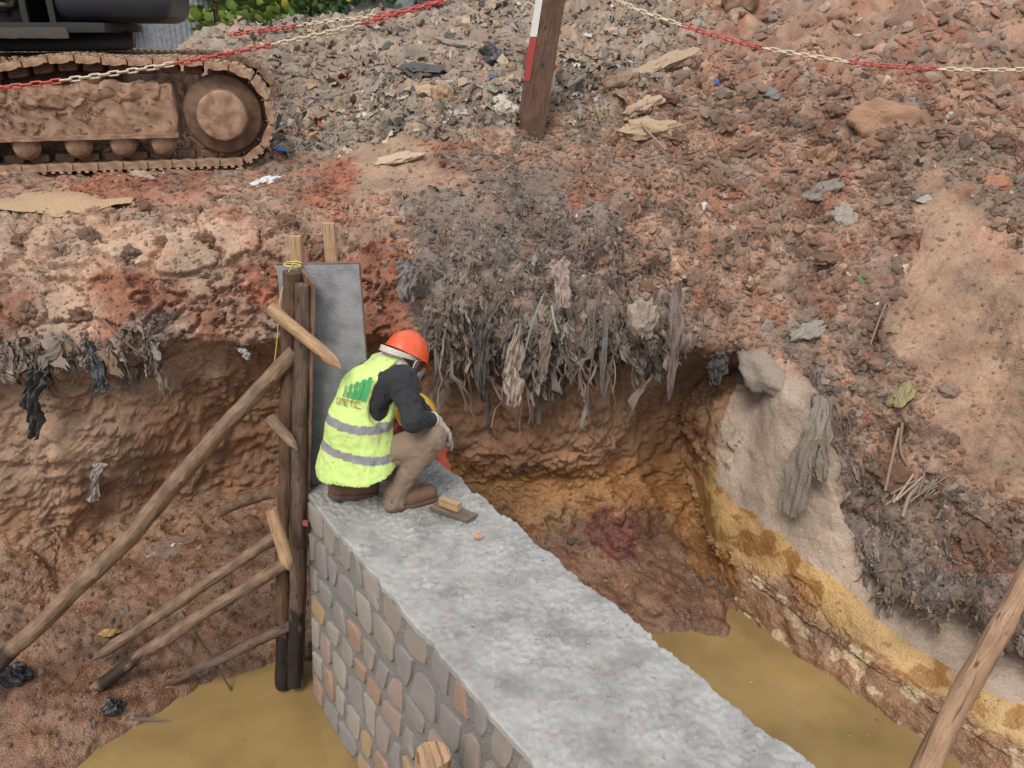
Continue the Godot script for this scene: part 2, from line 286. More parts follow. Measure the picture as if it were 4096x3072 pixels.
func build_terrain() -> void:
	var nc := NET.size()
	# rows of every section, made dense
	row_of = PackedFloat32Array()
	for r in 12:
		for k in ROW_CELLS[r]:
			row_of.append(r + float(k) / ROW_CELLS[r])
	row_of.append(12.0)
	th = row_of.size()
	var dense := []
	for c in nc:
		var line := PackedVector3Array()
		var p: Array = NET[c]
		for v in row_of:
			var r := mini(int(v), 11)
			line.append(spline(p[maxi(r - 1, 0)], p[r], p[r + 1], p[mini(r + 2, 12)], v - r, 0.3 if r > 1 else 0.15))
		dense.append(line)
	col_of = PackedFloat32Array()
	for c in nc - 1:
		var wide: float = (NET[c + 1][6] - NET[c][6]).length()
		var n := clampi(int(maxf(wide, 0.5 * (NET[c + 1][3] - NET[c][3]).length()) / 0.0125), 12, 70)
		if c < 2 or c >= nc - 2:
			n = 16
		for k in n:
			col_of.append(c + float(k) / n)
	col_of.append(nc - 1.0)
	tw = col_of.size()
	TP.resize(tw * th)
	TC.resize(tw * th)
	TS.resize(tw * th)
	for i in tw:
		var v := col_of[i]
		var c := mini(int(v), nc - 2)
		var t := v - c
		var a: PackedVector3Array = dense[maxi(c - 1, 0)]
		var b: PackedVector3Array = dense[c]
		var d: PackedVector3Array = dense[c + 1]
		var e: PackedVector3Array = dense[mini(c + 2, nc - 1)]
		for j in th:
			TP[i * th + j] = spline(a[j], b[j], d[j], e[j], t, 0.38)
	TN = grid_normals(TP)
	# soil, colour and relief
	var warp := noise(1.3, 21, FastNoiseLite.TYPE_SIMPLEX_SMOOTH, 3)
	var warp2 := noise(1.3, 22, FastNoiseLite.TYPE_SIMPLEX_SMOOTH, 3)
	var big := noise(3.2, 31, FastNoiseLite.TYPE_CELLULAR)
	var mid := noise(9.0, 32, FastNoiseLite.TYPE_CELLULAR)
	var small := noise(24.0, 33, FastNoiseLite.TYPE_CELLULAR)
	var soft := noise(1.6, 34, FastNoiseLite.TYPE_SIMPLEX_SMOOTH, 3)
	var rough := noise(7.0, 35, FastNoiseLite.TYPE_SIMPLEX_SMOOTH, 4)
	var strat := noise(2.0, 36, FastNoiseLite.TYPE_SIMPLEX_SMOOTH, 3)
	var tint := noise(2.1, 41, FastNoiseLite.TYPE_SIMPLEX_SMOOTH, 4)
	var speck := noise(45.0, 42, FastNoiseLite.TYPE_CELLULAR)
	speck.cellular_return_type = FastNoiseLite.RETURN_CELL_VALUE
	var pebble := noise(16.0, 43, FastNoiseLite.TYPE_CELLULAR)
	pebble.cellular_return_type = FastNoiseLite.RETURN_CELL_VALUE
	var crust := noise(3.4, 44, FastNoiseLite.TYPE_CELLULAR)
	crust.cellular_return_type = FastNoiseLite.RETURN_DISTANCE2_SUB
	var groove := noise(7.0, 46, FastNoiseLite.TYPE_SIMPLEX_SMOOTH, 2)
	var stain := noise(3.1, 45, FastNoiseLite.TYPE_SIMPLEX_SMOOTH, 4)
	var letters := []
	for c in nc:
		var l := []
		for r in 13:
			l.append(SOILS[SOIL[c][r]])
		letters.append(l)
	var ground := "TRKGPC"
	var moved := TP.duplicate()
	for i in tw:
		for j in th:
			var q := i * th + j
			var p := TP[q]
			var s := clampf(col_of[i] + warp.get_noise_3dv(p) * 0.75, 0.0, nc - 1.001)
			var r := clampf(row_of[j] + warp2.get_noise_3dv(p) * 0.55, 0.0, 11.999)
			if row_of[j] > 5.4 and row_of[j] < 7.6:
				r = clampf(r, 5.4, 7.6)
			var ci := int(s)
			var ri := int(r)
			var fs := smoothstep(0.3, 0.7, s - ci)
			var fr := smoothstep(0.3, 0.7, r - ri)
			var A: Array = letters[ci][ri]
			var B: Array = letters[ci + 1][ri]
			var C: Array = letters[ci][ri + 1]
			var D: Array = letters[ci + 1][ri + 1]
			var wa := (1.0 - fs) * (1.0 - fr)
			var wb := fs * (1.0 - fr)
			var wc := (1.0 - fs) * fr
			var wd := fs * fr
			var col: Color = A[0] * wa + B[0] * wb + C[0] * wc + D[0] * wd
			var amp: float = A[1] * wa + B[1] * wb + C[1] * wc + D[1] * wd
			var fine: float = A[2] * wa + B[2] * wb + C[2] * wc + D[2] * wd
			var far := clampf((-p.z - 5.5) / 6.0, 0.0, 1.0)
			var d1 := big.get_noise_3dv(p) + 1.0
			var d2 := mid.get_noise_3dv(p) + 1.0
			var d3 := small.get_noise_3dv(p) + 1.0
			var lump := (0.55 - d1 * d1) * (0.075 if col_of[i] < 12.0 else 0.12) * (1.0 + far) + (0.5 - d2 * d2) * 0.032
			var h := amp * lump + fine * ((0.5 - d3 * d3) * 0.010 + rough.get_noise_3dv(p) * 0.034)
			h += soft.get_noise_3dv(p) * (0.06 if col_of[i] < 10.5 or row_of[j] > 5.0 else 0.13) * clampf(amp, 0.15, 1.0)
			if col_of[i] > 10.5 and row_of[j] < 5.2 and amp > 0.7:
				h -= pow(maxf(0.0, rough.get_noise_3d(p.x * 0.35 + 3.0, p.y * 0.35, p.z * 0.35) * 1.6), 2.0) * 0.16
			# bedding planes of the cut clay
			if row_of[j] > 6.4 and row_of[j] < 10.0 and amp < 0.5 and amp > 0.2:
				h += strat.get_noise_3d(p.x * 0.9, p.y * 5.0, p.z * 0.9) * 0.022
				var eb := crust.get_noise_3d(p.x * 0.6 + rough.get_noise_3dv(p) * 0.3 + p.y * 0.5, p.y * 0.9 + rough.get_noise_3dv(p * 0.7) * 0.3, p.z) + 1.0
				h += smoothstep(0.0, 0.3, eb) * 0.022 + rough.get_noise_3dv(p * 1.7) * 0.018 + rough.get_noise_3dv(p * 0.4) * 0.05
			if row_of[j] > 11.0:
				h *= 0.35
			# marks of the bucket teeth down the smooth clay slope
			if col_of[i] > 16.5 and row_of[j] < 5.0 and amp < 0.75:
				h += (absf(groove.get_noise_2d(p.x * 0.576 + p.z * 0.818, (p.x * 0.818 - p.z * 0.576) * 0.06)) * 0.09 + rough.get_noise_3dv(p * 0.6) * 0.03) * (0.75 - amp)
			# dried crust, broken into plates along the left rim
			var letter: String = SOIL[ci + (1 if fs > 0.5 else 0)][ri + (1 if fr > 0.5 else 0)]
			if letter == "K" or col_of[i] < 8.0 and row_of[j] > 3.4 and row_of[j] < 6.0:
				var edge := crust.get_noise_3d(p.x + rough.get_noise_3dv(p) * 0.12, p.y * 1.3, p.z + rough.get_noise_3dv(p * 1.3) * 0.12) + 1.0
				h = h * 0.6 + smoothstep(0.02, 0.16, edge) * 0.05 - 0.02
			# pale dry and dark damp patches on the cut clay of the right side
			if col_of[i] > 15.2 and row_of[j] > 7.0 and row_of[j] + stain.get_noise_3d(p.x * 0.8, 90.0, p.z * 0.8) * 0.25 < 8.78:
				col = Color(0.43, 0.335, 0.262)
			elif col_of[i] > 14.6 and row_of[j] > 8.6 and row_of[j] < 11.2:
				var st := stain.get_noise_3d(p.x, p.y * 1.6, p.z)
				if row_of[j] > 9.7:
					col = col.lerp(Color(0.56, 0.41, 0.25), smoothstep(0.25, 0.29, st))
				else:
					col = col.lerp(Color(0.36, 0.18, 0.05), smoothstep(0.10, 0.16, stain.get_noise_3d(p.x * 1.5 + 20.0, p.y * 2.0, p.z * 1.5)))
			moved[q] = p + TN[q] * h
			# grey-brown and dark red loads tipped among the paler earth of the slope
			if row_of[j] < 6.0 and letter != "G" and letter != "P":
				var tipped := stain.get_noise_3d(p.x * 0.45 + 31.0, p.y * 0.45, p.z * 0.45)
				col = col.lerp(Color(0.225, 0.163, 0.126), smoothstep(0.02, 0.22, tipped) * (0.7 if col_of[i] > 8.5 else 0.2) * clampf(amp * 1.6 - 0.5, 0.0, 1.0))
				col = col.lerp(Color(0.29, 0.115, 0.066), smoothstep(0.12, 0.3, stain.get_noise_3d(p.x * 0.7, p.y * 0.7 + 50.0, p.z * 0.7)) * 0.6 * clampf(amp * 1.6 - 0.3, 0.0, 1.0))
			# a stain of dark red earth on the floor, right of the wall
			var red_at := p.distance_to(Vector3(0.772, -1.128, -5.180)) + stain.get_noise_3dv(p * 1.6) * 0.16
			if red_at < 0.26 and row_of[j] > 9.0:
				col = col.lerp(Color(0.15, 0.048, 0.03), smoothstep(0.25, 0.17, red_at))
			var k := 1.0 + tint.get_noise_3dv(p) * 0.55 + speck.get_noise_3dv(p) * 0.10 * fine
			var pb := pebble.get_noise_3dv(p)
			if pb > 0.8 and amp > 0.5:
				k *= 1.28
			elif pb < -0.85 and amp > 0.5:
				k *= 0.75
			var warm := tint.get_noise_3d(p.x * 1.7 + 9.0, p.y * 1.7, p.z * 1.7) * 0.35 * fine
			TC[q] = Color(clampf(col.r * k * (1.0 + warm * 0.25), 0, 1), clampf(col.g * k * (1.0 - warm * 0.3), 0, 1), clampf(col.b * k * (1.0 - warm * 0.55), 0, 1))
			TS[q] = letter.unicode_at(0)
	TP = moved
	TN = grid_normals(TP)
	var g := structure("ground", strip_mesh(0, row_index(5.0)), M.soil)
	structure("excavated_bank", strip_mesh(row_index(5.0), row_index(9.0)), M.bank)
	structure("pit_floor", strip_mesh(row_index(9.0), th - 1), M.mud)

func row_index(v: float) -> int:
	for j in th:
		if row_of[j] >= v - 0.0001:
			return j
	return th - 1

func grid_normals(P: PackedVector3Array) -> PackedVector3Array:
	var N := PackedVector3Array()
	N.resize(P.size())
	for i in tw:
		var i0 := maxi(i - 1, 0) * th
		var i1 := mini(i + 1, tw - 1) * th
		var b := i * th
		for j in th:
			N[b + j] = (P[i1 + j] - P[i0 + j]).cross(P[b + maxi(j - 1, 0)] - P[b + mini(j + 1, th - 1)]).normalized()
	return N

func strip_mesh(j0: int, j1: int) -> ArrayMesh:
	var n := j1 - j0 + 1
	var V := PackedVector3Array()
	var N := PackedVector3Array()
	var C := PackedColorArray()
	for i in tw:
		V.append_array(TP.slice(i * th + j0, i * th + j1 + 1))
		N.append_array(TN.slice(i * th + j0, i * th + j1 + 1))
		C.append_array(TC.slice(i * th + j0, i * th + j1 + 1))
	var I := PackedInt32Array()
	I.resize((tw - 1) * (n - 1) * 6)
	var k := 0
	for i in tw - 1:
		for j in n - 1:
			var a := i * n + j
			I[k] = a
			I[k + 1] = a + n
			I[k + 2] = a + 1
			I[k + 3] = a + 1
			I[k + 4] = a + n
			I[k + 5] = a + n + 1
			k += 6
	return arrays_mesh(V, N, I, C)

func arrays_mesh(V: PackedVector3Array, N: PackedVector3Array, I: PackedInt32Array, C := PackedColorArray(), U := PackedVector2Array()) -> ArrayMesh:
	var a := []
	a.resize(Mesh.ARRAY_MAX)
	a[Mesh.ARRAY_VERTEX] = V
	a[Mesh.ARRAY_NORMAL] = N
	a[Mesh.ARRAY_INDEX] = I
	if C.size() > 0:
		a[Mesh.ARRAY_COLOR] = C
	if U.size() > 0:
		a[Mesh.ARRAY_TEX_UV] = U
	var m := ArrayMesh.new()
	m.add_surface_from_arrays(Mesh.PRIMITIVE_TRIANGLES, a)
	return m

func build_water() -> void:
	var m := StandardMaterial3D.new()
	m.albedo_color = lin(0.31, 0.21, 0.085)
	m.roughness = 0.03
	m.metallic_specular = 0.5
	m.uv1_triplanar = true
	m.uv1_world_triplanar = true
	m.uv1_scale = Vector3.ONE * 0.5
	m.albedo_texture = ntex(0.006, 51, 3, [[0.0, grey(0.82)], [0.5, grey(0.93)], [1.0, grey(1.0)]], 512)
	m.heightmap_enabled = true
	m.heightmap_texture = ntex(0.012, 52, 2, [], 512)
	m.heightmap_scale = 0.05
	var pm := PlaneMesh.new()
	pm.size = Vector2(9.5, 5.5)
	var o := structure("water", pm, m)
	o.position = Vector3(0.3, PIT_WATER, -2.75)

# ---------------------------------------------------------------- the masonry wall
# wall axes: origin at the left top edge, along = towards the near end, across = towards the right face
const WALL_O := Vector3(-0.896, 0.0, -3.592)
const ALONG := Vector3(0.554, 0.0, 0.832)
const ACROSS := Vector3(0.832, 0.0, -0.554)
const WALL_K0 := -0.46
const WALL_K1 := 3.1
const BATTER := 0.073

func wall_point(k: float, a: float, y: float) -> Vector3:
	return WALL_O + ALONG * k + ACROSS * a + Vector3(0, y, 0)

func build_wall() -> void:
	var w := thing("stone_wall", "rubble stone retaining wall with rough grey concrete top standing in muddy water", "wall", Vector3.ZERO)
	# mortar body
	var st := SurfaceTool.new()
	st.begin(Mesh.PRIMITIVE_TRIANGLES)
	var nz := noise(6.0, 61, FastNoiseLite.TYPE_SIMPLEX_SMOOTH, 3)
	var nk := 120
	var ny := 60
	var V := PackedVector3Array()
	var I := PackedInt32Array()
	for i in nk + 1:
		for j in ny + 1:
			var k := lerpf(WALL_K0, WALL_K1, float(i) / nk)
			var y := lerpf(-0.012, -2.0, float(j) / ny)
			var p := wall_point(k, 0.012 + y * BATTER, y)
			V.append(p - ACROSS * (nz.get_noise_3dv(p) * 0.012))
	for i in nk:
		for j in ny:
			var a := i * (ny + 1) + j
			I.append_array([a, a + 1, a + ny + 1, a + 1, a + ny + 2, a + ny + 1])
	part("mortar_face", arrays_mesh(V, smooth_normals(V, I), I), M.mortar, w)
	# back, ends and right face
	var c0 := [wall_point(WALL_K0, 0.012, -0.012), wall_point(WALL_K0, 0.755, -0.012), wall_point(WALL_K0, 0.83, -2.0), wall_point(WALL_K0, 0.012 - 2.0 * BATTER, -2.0)]
	var c1 := [wall_point(WALL_K1, 0.012, -0.012), wall_point(WALL_K1, 0.755, -0.012), wall_point(WALL_K1, 0.83, -2.0), wall_point(WALL_K1, 0.012 - 2.0 * BATTER, -2.0)]
	quad(st, c0[0], c0[1], c0[2], c0[3])
	quad(st, c1[1], c1[0], c1[3], c1[2])
	quad(st, c0[1], c1[1], c1[2], c0[2])
	st.generate_normals()
	part("mortar_body", st.commit(), M.mortar, w)
	# rough concrete top
	var ni := 560
	var nj := 124
	var e1 := noise(2.2, 62, FastNoiseLite.TYPE_SIMPLEX_SMOOTH, 4)
	var h1 := noise(2.6, 63, FastNoiseLite.TYPE_SIMPLEX_SMOOTH, 4)
	var h2 := noise(58.0, 64, FastNoiseLite.TYPE_CELLULAR)
	var h3 := noise(22.0, 65, FastNoiseLite.TYPE_SIMPLEX_SMOOTH, 4)
	var cn := noise(3.5, 66, FastNoiseLite.TYPE_SIMPLEX_SMOOTH, 4)
	V = PackedVector3Array()
	I = PackedInt32Array()
	var C := PackedColorArray()
	for i in ni + 1:
		var k := lerpf(WALL_K0 - 0.02, WALL_K1, float(i) / ni)
		for j in nj + 1:
			var t := float(j) / nj
			var left := -0.008 + e1.get_noise_2d(k * 2.0, 3.0) * 0.014
			var right := 0.785 + e1.get_noise_2d(k * 1.5, 40.0) * 0.035
			var edge := minf(t, 1.0 - t)
			var a := lerpf(left, right, clampf((t - 0.02) / 0.96, 0.0, 1.0))
			var p := wall_point(k, a, 0.0)
			var d := h2.get_noise_3dv(p) + 1.0
			var y := h1.get_noise_3dv(p) * 0.018 + ((0.45 - d * d) * 0.006 + h3.get_noise_3dv(p) * 0.010) * (0.35 + 0.9 * smoothstep(-0.1, 0.3, cn.get_noise_3dv(p * 0.8)) + 0.5 * t)
			if edge == 0.0:
				y -= 0.035
			elif edge < 0.02:
				y -= 0.006
			V.append(p + Vector3(0, y, 0))
			var g := 1.0 + cn.get_noise_3dv(p) * 0.55 + cn.get_noise_3d(p.x * 6.0, 2.0, p.z * 6.0) * 0.2
			var rust := clampf(cn.get_noise_3d(p.x * 1.4 + 7.0, 0, p.z * 1.4) * 2.0 - 0.45, 0.0, 0.25)
			C.append(Color(0.86 * g, 0.86 * g * (1.0 - rust * 0.25), 0.86 * g * (1.0 - rust * 0.35)))
	for i in ni:
		for j in nj:
			var a := i * (nj + 1) + j
			I.append_array([a, a + nj + 1, a + 1, a + 1, a + nj + 1, a + nj + 2])
	var top := part("concrete_top", arrays_mesh(V, smooth_normals(V, I), I, C), M.concrete, w)
	# stones, one by one
	var tones := []
	for c in [Color(0.512, 0.427, 0.366), Color(0.451, 0.403, 0.378), Color(0.561, 0.366, 0.268), Color(0.634, 0.439, 0.244), Color(0.561, 0.500, 0.427), Color(0.573, 0.415, 0.348), Color(0.439, 0.403, 0.378)]:
		var m := surf(lin(c.r, c.g, c.b), 0.9, M.tex.soil, 4.0, M.tex.soil_h, 1.0)
		tones.append(m)
	# courses with uneven beds; every stone is the quadrilateral between two beds and two upright joints
	var bed := noise(1.6, 67, FastNoiseLite.TYPE_SIMPLEX_SMOOTH, 2)
	var y := -0.025
	var row := 0
	var up := Vector3(ACROSS.x * BATTER, 1.0, ACROSS.z * BATTER).normalized()
	while y > -1.62:
		var hgt := rng.randf_range(0.165, 0.215)
		var k := WALL_K0 + 0.015
		var wid := rng.randf_range(0.10, 0.26)
		var lean0 := 0.0
		while k < WALL_K1 - 0.05:
			var lean1 := rng.randf_range(-0.035, 0.035)
			var k1 := minf(k + wid, WALL_K1)
			var t0 := y + (bed.get_noise_2d(k * 3.0, row * 9.0) * 0.05 if row > 0 else 0.0)
			var t1 := y + (bed.get_noise_2d(k1 * 3.0, row * 9.0) * 0.05 if row > 0 else 0.0)
			var l0 := y - hgt + bed.get_noise_2d(k * 3.0, row * 9.0 + 9.0) * 0.05
			var l1 := y - hgt + bed.get_noise_2d(k1 * 3.0, row * 9.0 + 9.0) * 0.05
			var km := (k + k1) * 0.5
			var ym := (t0 + t1 + l0 + l1) * 0.25
			var poly := [Vector2(k - lean0 - km, t0 - ym), Vector2(k1 - lean1 - km, t1 - ym), Vector2(k1 + lean1 - km, l1 - ym), Vector2(k + lean0 - km, l0 - ym)]
			var tone: int = [0, 1, 4, 6, 1, 2, 5, 0, 6][rng.randi() % 9]
			if y < -0.5 and rng.randf() < 0.55:
				tone = [3, 4, 3, 2][rng.randi() % 4]
			var o := part("stone", stone_mesh(poly), tones[tone], w)
			o.transform = Transform3D(Basis(ALONG, up, ALONG.cross(up)), wall_point(km, ym * BATTER + 0.004 + (0.006 if row == 0 else 0.0), ym))
			k = k1
			lean0 = lean1
			wid = rng.randf_range(0.13, 0.25)
		y -= hgt
		row += 1
	# crumbs of fresh concrete on the top
	var crumb := lump_mesh(140, 0.8, 0.9)
	var xf := []
	var cl := []
	for n in 1500:
		var kk := rng.randf_range(WALL_K0 + 0.05, WALL_K1)
		var aa := pow(rng.randf(), 0.75) * 0.74 + 0.02
		var r := 0.0015 * pow(4.5, pow(rng.randf(), 2.5))
		var pp := wall_point(kk, aa, 0.004)
		pp.y += h1.get_noise_3dv(wall_point(kk, aa, 0.0)) * 0.028
		xf.append(Transform3D(Basis(Vector3(rng.randf() - 0.5, 1, rng.randf() - 0.5).normalized(), rng.randf() * TAU).scaled_local(Vector3(1.2, 0.8, 1.0) * r), pp))
		cl.append(grey(rng.randf_range(0.55, 0.8)))
	multi("concrete_crumbs", crumb, M.clod, xf, cl, "grey crumbs of mortar strewn over the concrete wall top", "mortar")

# a split stone filling the polygon less its joint: chipped corners, hewn face, flat at the back
func stone_mesh(poly: Array) -> ArrayMesh:
	var gap := rng.randf_range(0.017, 0.029)
	var inset := Geometry2D.offset_polygon(PackedVector2Array(poly), -gap, Geometry2D.JOIN_MITER)
	var base: PackedVector2Array = inset[0] if inset.size() > 0 else PackedVector2Array(poly)
	var outline := []
	var nb := base.size()
	for i in nb:
		var c := base[i]
		var p := base[(i + nb - 1) % nb]
		var q := base[(i + 1) % nb]
		outline.append(c.lerp(p, rng.randf_range(0.06, 0.24)))
		outline.append(c.lerp(q, rng.randf_range(0.06, 0.24)))
		var m := c.lerp(q, rng.randf_range(0.42, 0.58))
		outline.append(m + m.normalized() * rng.randf_range(-0.007, 0.009))
	# drawn in the order of the quadrilateral given
	var n := outline.size()
	var V := PackedVector3Array()
	var I := PackedInt32Array()
	var tx := rng.randf_range(-0.05, 0.05)
	var ty := rng.randf_range(-0.05, 0.05)
	for ring in [[1.0, -0.03], [1.0, 0.001], [0.975, 0.0055], [0.5, 0.007]]:
		for p in outline:
			V.append(Vector3(p.x * ring[0], p.y * ring[0], ring[1] + (p.x * tx + p.y * ty + rng.randf_range(-0.004, 0.004) if ring[1] > 0.005 else 0.0)))
	V.append(Vector3(rng.randf_range(-0.02, 0.02), rng.randf_range(-0.02, 0.02), rng.randf_range(0.006, 0.014)))
	for r in 3:
		for i in n:
			var a := r * n + i
			var b := r * n + (i + 1) % n
			I.append_array([a, b, a + n, b, b + n, a + n])
	for i in n:
		I.append_array([3 * n + i, 3 * n + (i + 1) % n, 4 * n])
	return arrays_mesh(V, smooth_normals(V, I), I)

func quad(st: SurfaceTool, a: Vector3, b: Vector3, c: Vector3, d: Vector3) -> void:
	for p in [a, b, c, a, c, d]:
		st.add_vertex(p)

# area-weighted normals of an indexed mesh whose front faces run clockwise
func smooth_normals(V: PackedVector3Array, I: PackedInt32Array) -> PackedVector3Array:
	var N := PackedVector3Array()
	N.resize(V.size())
	for t in range(0, I.size(), 3):
		var n := (V[I[t + 2]] - V[I[t]]).cross(V[I[t + 1]] - V[I[t]])
		N[I[t]] += n
		N[I[t + 1]] += n
		N[I[t + 2]] += n
	for i in N.size():
		N[i] = N[i].normalized()
	return N

# ---------------------------------------------------------------- loose earth and refuse spread over the ground

# an angular crumb of earth with flat broken faces
func lump_mesh(sd: int, flat: float, jag: float) -> ArrayMesh:
	var s := SphereMesh.new()
	s.radius = 1.0
	s.height = 2.0
	s.radial_segments = 7
	s.rings = 3
	var a := s.get_mesh_arrays()
	var P: PackedVector3Array = a[Mesh.ARRAY_VERTEX]
	var n := noise(0.8, sd, FastNoiseLite.TYPE_SIMPLEX_SMOOTH, 2)
	for i in P.size():
		var p := P[i]
		P[i] = Vector3(p.x, p.y * flat, p.z) * (1.0 + n.get_noise_3dv(p) * jag)
	var I: PackedInt32Array = a[Mesh.ARRAY_INDEX]
	var V := PackedVector3Array()
	var J := PackedInt32Array()
	for k in I:
		J.append(V.size())
		V.append(P[k])
	var N0 := smooth_normals(P, I)
	var N1 := smooth_normals(V, J)
	var N := PackedVector3Array()
	for k in V.size():
		N.append((N1[k] * 0.75 + N0[I[k]] * 0.45).normalized() if N1[k] != Vector3.ZERO else Vector3.UP)
	return arrays_mesh(V, N, J)

# a crumpled scrap: small sheet, bent and torn
func scrap_mesh(sd: int, nx: int, ny: int, bend: float, torn: float) -> ArrayMesh:
	var n := noise(1.1, sd, FastNoiseLite.TYPE_SIMPLEX_SMOOTH, 2)
	var V := PackedVector3Array()
	var I := PackedInt32Array()
	for i in nx + 1:
		for j in ny + 1:
			var x := float(i) / nx * 2.0 - 1.0
			var y := float(j) / ny * 2.0 - 1.0
			var e := 1.0
			if i == 0 or j == 0 or i == nx or j == ny:
				e = 1.0 - torn * (0.5 + n.get_noise_2d(x * 3.0 + 5.0, y * 3.0))
			V.append(Vector3(x * e, n.get_noise_2d(x * 1.6, y * 1.6) * bend + n.get_noise_2d(x * 4.0, y * 4.0 + 20.0) * bend * 0.45, y * e * 0.75))
	for i in nx:
		for j in ny:
			var a := i * (ny + 1) + j
			I.append_array([a, a + ny + 1, a + 1, a + 1, a + ny + 1, a + ny + 2])
	return arrays_mesh(V, smooth_normals(V, I), I)

# a hanging strip, one metre long, from the origin down
func strip_cloth(sd: int, wide: float, seg: int, across: int) -> ArrayMesh:
	var n := noise(1.4, sd, FastNoiseLite.TYPE_SIMPLEX_SMOOTH, 2)
	var V := PackedVector3Array()
	var I := PackedInt32Array()
	for j in seg + 1:
		var t := float(j) / seg
		var w := wide * (0.8 + n.get_noise_2d(t * 5.0, 9.0) * 0.8) * (1.0 - 0.4 * pow(t, 6.0))
		var tw2 := n.get_noise_2d(t * 1.3, 30.0) * 1.7
		for i in across + 1:
			var u := float(i) / across * 2.0 - 1.0
			var fold := n.get_noise_2d(u * 2.2, t * 1.5 + 50.0) * wide * 0.8
			var p := Vector3(cos(tw2) * u * w - sin(tw2) * fold, 0, sin(tw2) * u * w + cos(tw2) * fold)
			p += Vector3(n.get_noise_2d(t * 1.6, 70.0) * 0.16, -t, n.get_noise_2d(t * 1.6, 90.0) * 0.13 + 0.03)
			V.append(p)
	for j in seg:
		for i in across:
			var a := j * (across + 1) + i
			I.append_array([a, a + across + 1, a + 1, a + 1, a + across + 1, a + across + 2])
	return arrays_mesh(V, smooth_normals(V, I), I)

func cell_area(i: int, j: int) -> float:
	var q := i * th + j
	return (TP[q + th] - TP[q]).cross(TP[q + 1] - TP[q]).length()

# a random grid point with an even spread over the surface
func spot(c0: float, c1: float, r0: float, r1: float, letters: String, limit := 0.0006) -> int:
	for tries in 400:
		var i := rng.randi_range(0, tw - 2)
		var j := rng.randi_range(0, th - 2)
		if col_of[i] < c0 or col_of[i] > c1 or row_of[j] < r0 or row_of[j] > r1:
			continue
		var q := i * th + j
		if letters != "" and letters.find(String.chr(TS[q])) < 0:
			continue
		if rng.randf() * limit > cell_area(i, j):
			continue
		return q
	return -1

func on_surface(n: Vector3, turn: float) -> Basis:
	var x := n.cross(Vector3(0.3, 0.2, 0.9)).normalized()
	return Basis(x, n, x.cross(n)) * Basis(Vector3.UP, turn)

func multi(called: String, mesh: Mesh, m: Material, xf: Array, cols: Array, label: String, category: String) -> void:
	if xf.is_empty():
		return
	var mm := MultiMesh.new()
	mm.transform_format = MultiMesh.TRANSFORM_3D
	mm.use_colors = true
	mm.mesh = mesh
	mm.instance_count = xf.size()
	for i in xf.size():
		mm.set_instance_transform(i, xf[i])
		mm.set_instance_color(i, cols[i])
	var o := MultiMeshInstance3D.new()
	o.name = numbered(called)
	o.multimesh = mm
	o.material_override = m
	o.set_meta("kind", "stuff")
	add_child(o, true)
	tag(o, label, category)

func tinted(c: Color, lo: float, hi: float) -> Color:
	var k := rng.randf_range(lo, hi)
	var w := rng.randf_range(-0.06, 0.06)
	return Color(clampf(c.r * k * (1.0 + w), 0, 1), clampf(c.g * k, 0, 1), clampf(c.b * k * (1.0 - w), 0, 1))

const GREY_REFUSE := [Color(0.225, 0.17, 0.135), Color(0.18, 0.14, 0.115), Color(0.26, 0.205, 0.168), Color(0.145, 0.12, 0.105), Color(0.32, 0.25, 0.20), Color(0.21, 0.18, 0.16), Color(0.25, 0.17, 0.12), Color(0.28, 0.23, 0.195)]
const PILE_REFUSE := [Color(0.42, 0.31, 0.22), Color(0.34, 0.27, 0.215), Color(0.52, 0.41, 0.29), Color(0.26, 0.22, 0.185), Color(0.12, 0.115, 0.11), Color(0.58, 0.53, 0.46), Color(0.42, 0.27, 0.175), Color(0.45, 0.34, 0.215), Color(0.36, 0.31, 0.265), Color(0.31, 0.225, 0.165), Color(0.28, 0.24, 0.205)]
const BRIGHT_REFUSE := [Color(0.68, 0.66, 0.63), Color(0.60, 0.56, 0.50), Color(0.55, 0.09, 0.05), Color(0.07, 0.14, 0.42), Color(0.55, 0.22, 0.05), Color(0.12, 0.30, 0.12), Color(0.60, 0.45, 0.10), Color(0.35, 0.50, 0.55), Color(0.70, 0.68, 0.66), Color(0.55, 0.28, 0.26)]

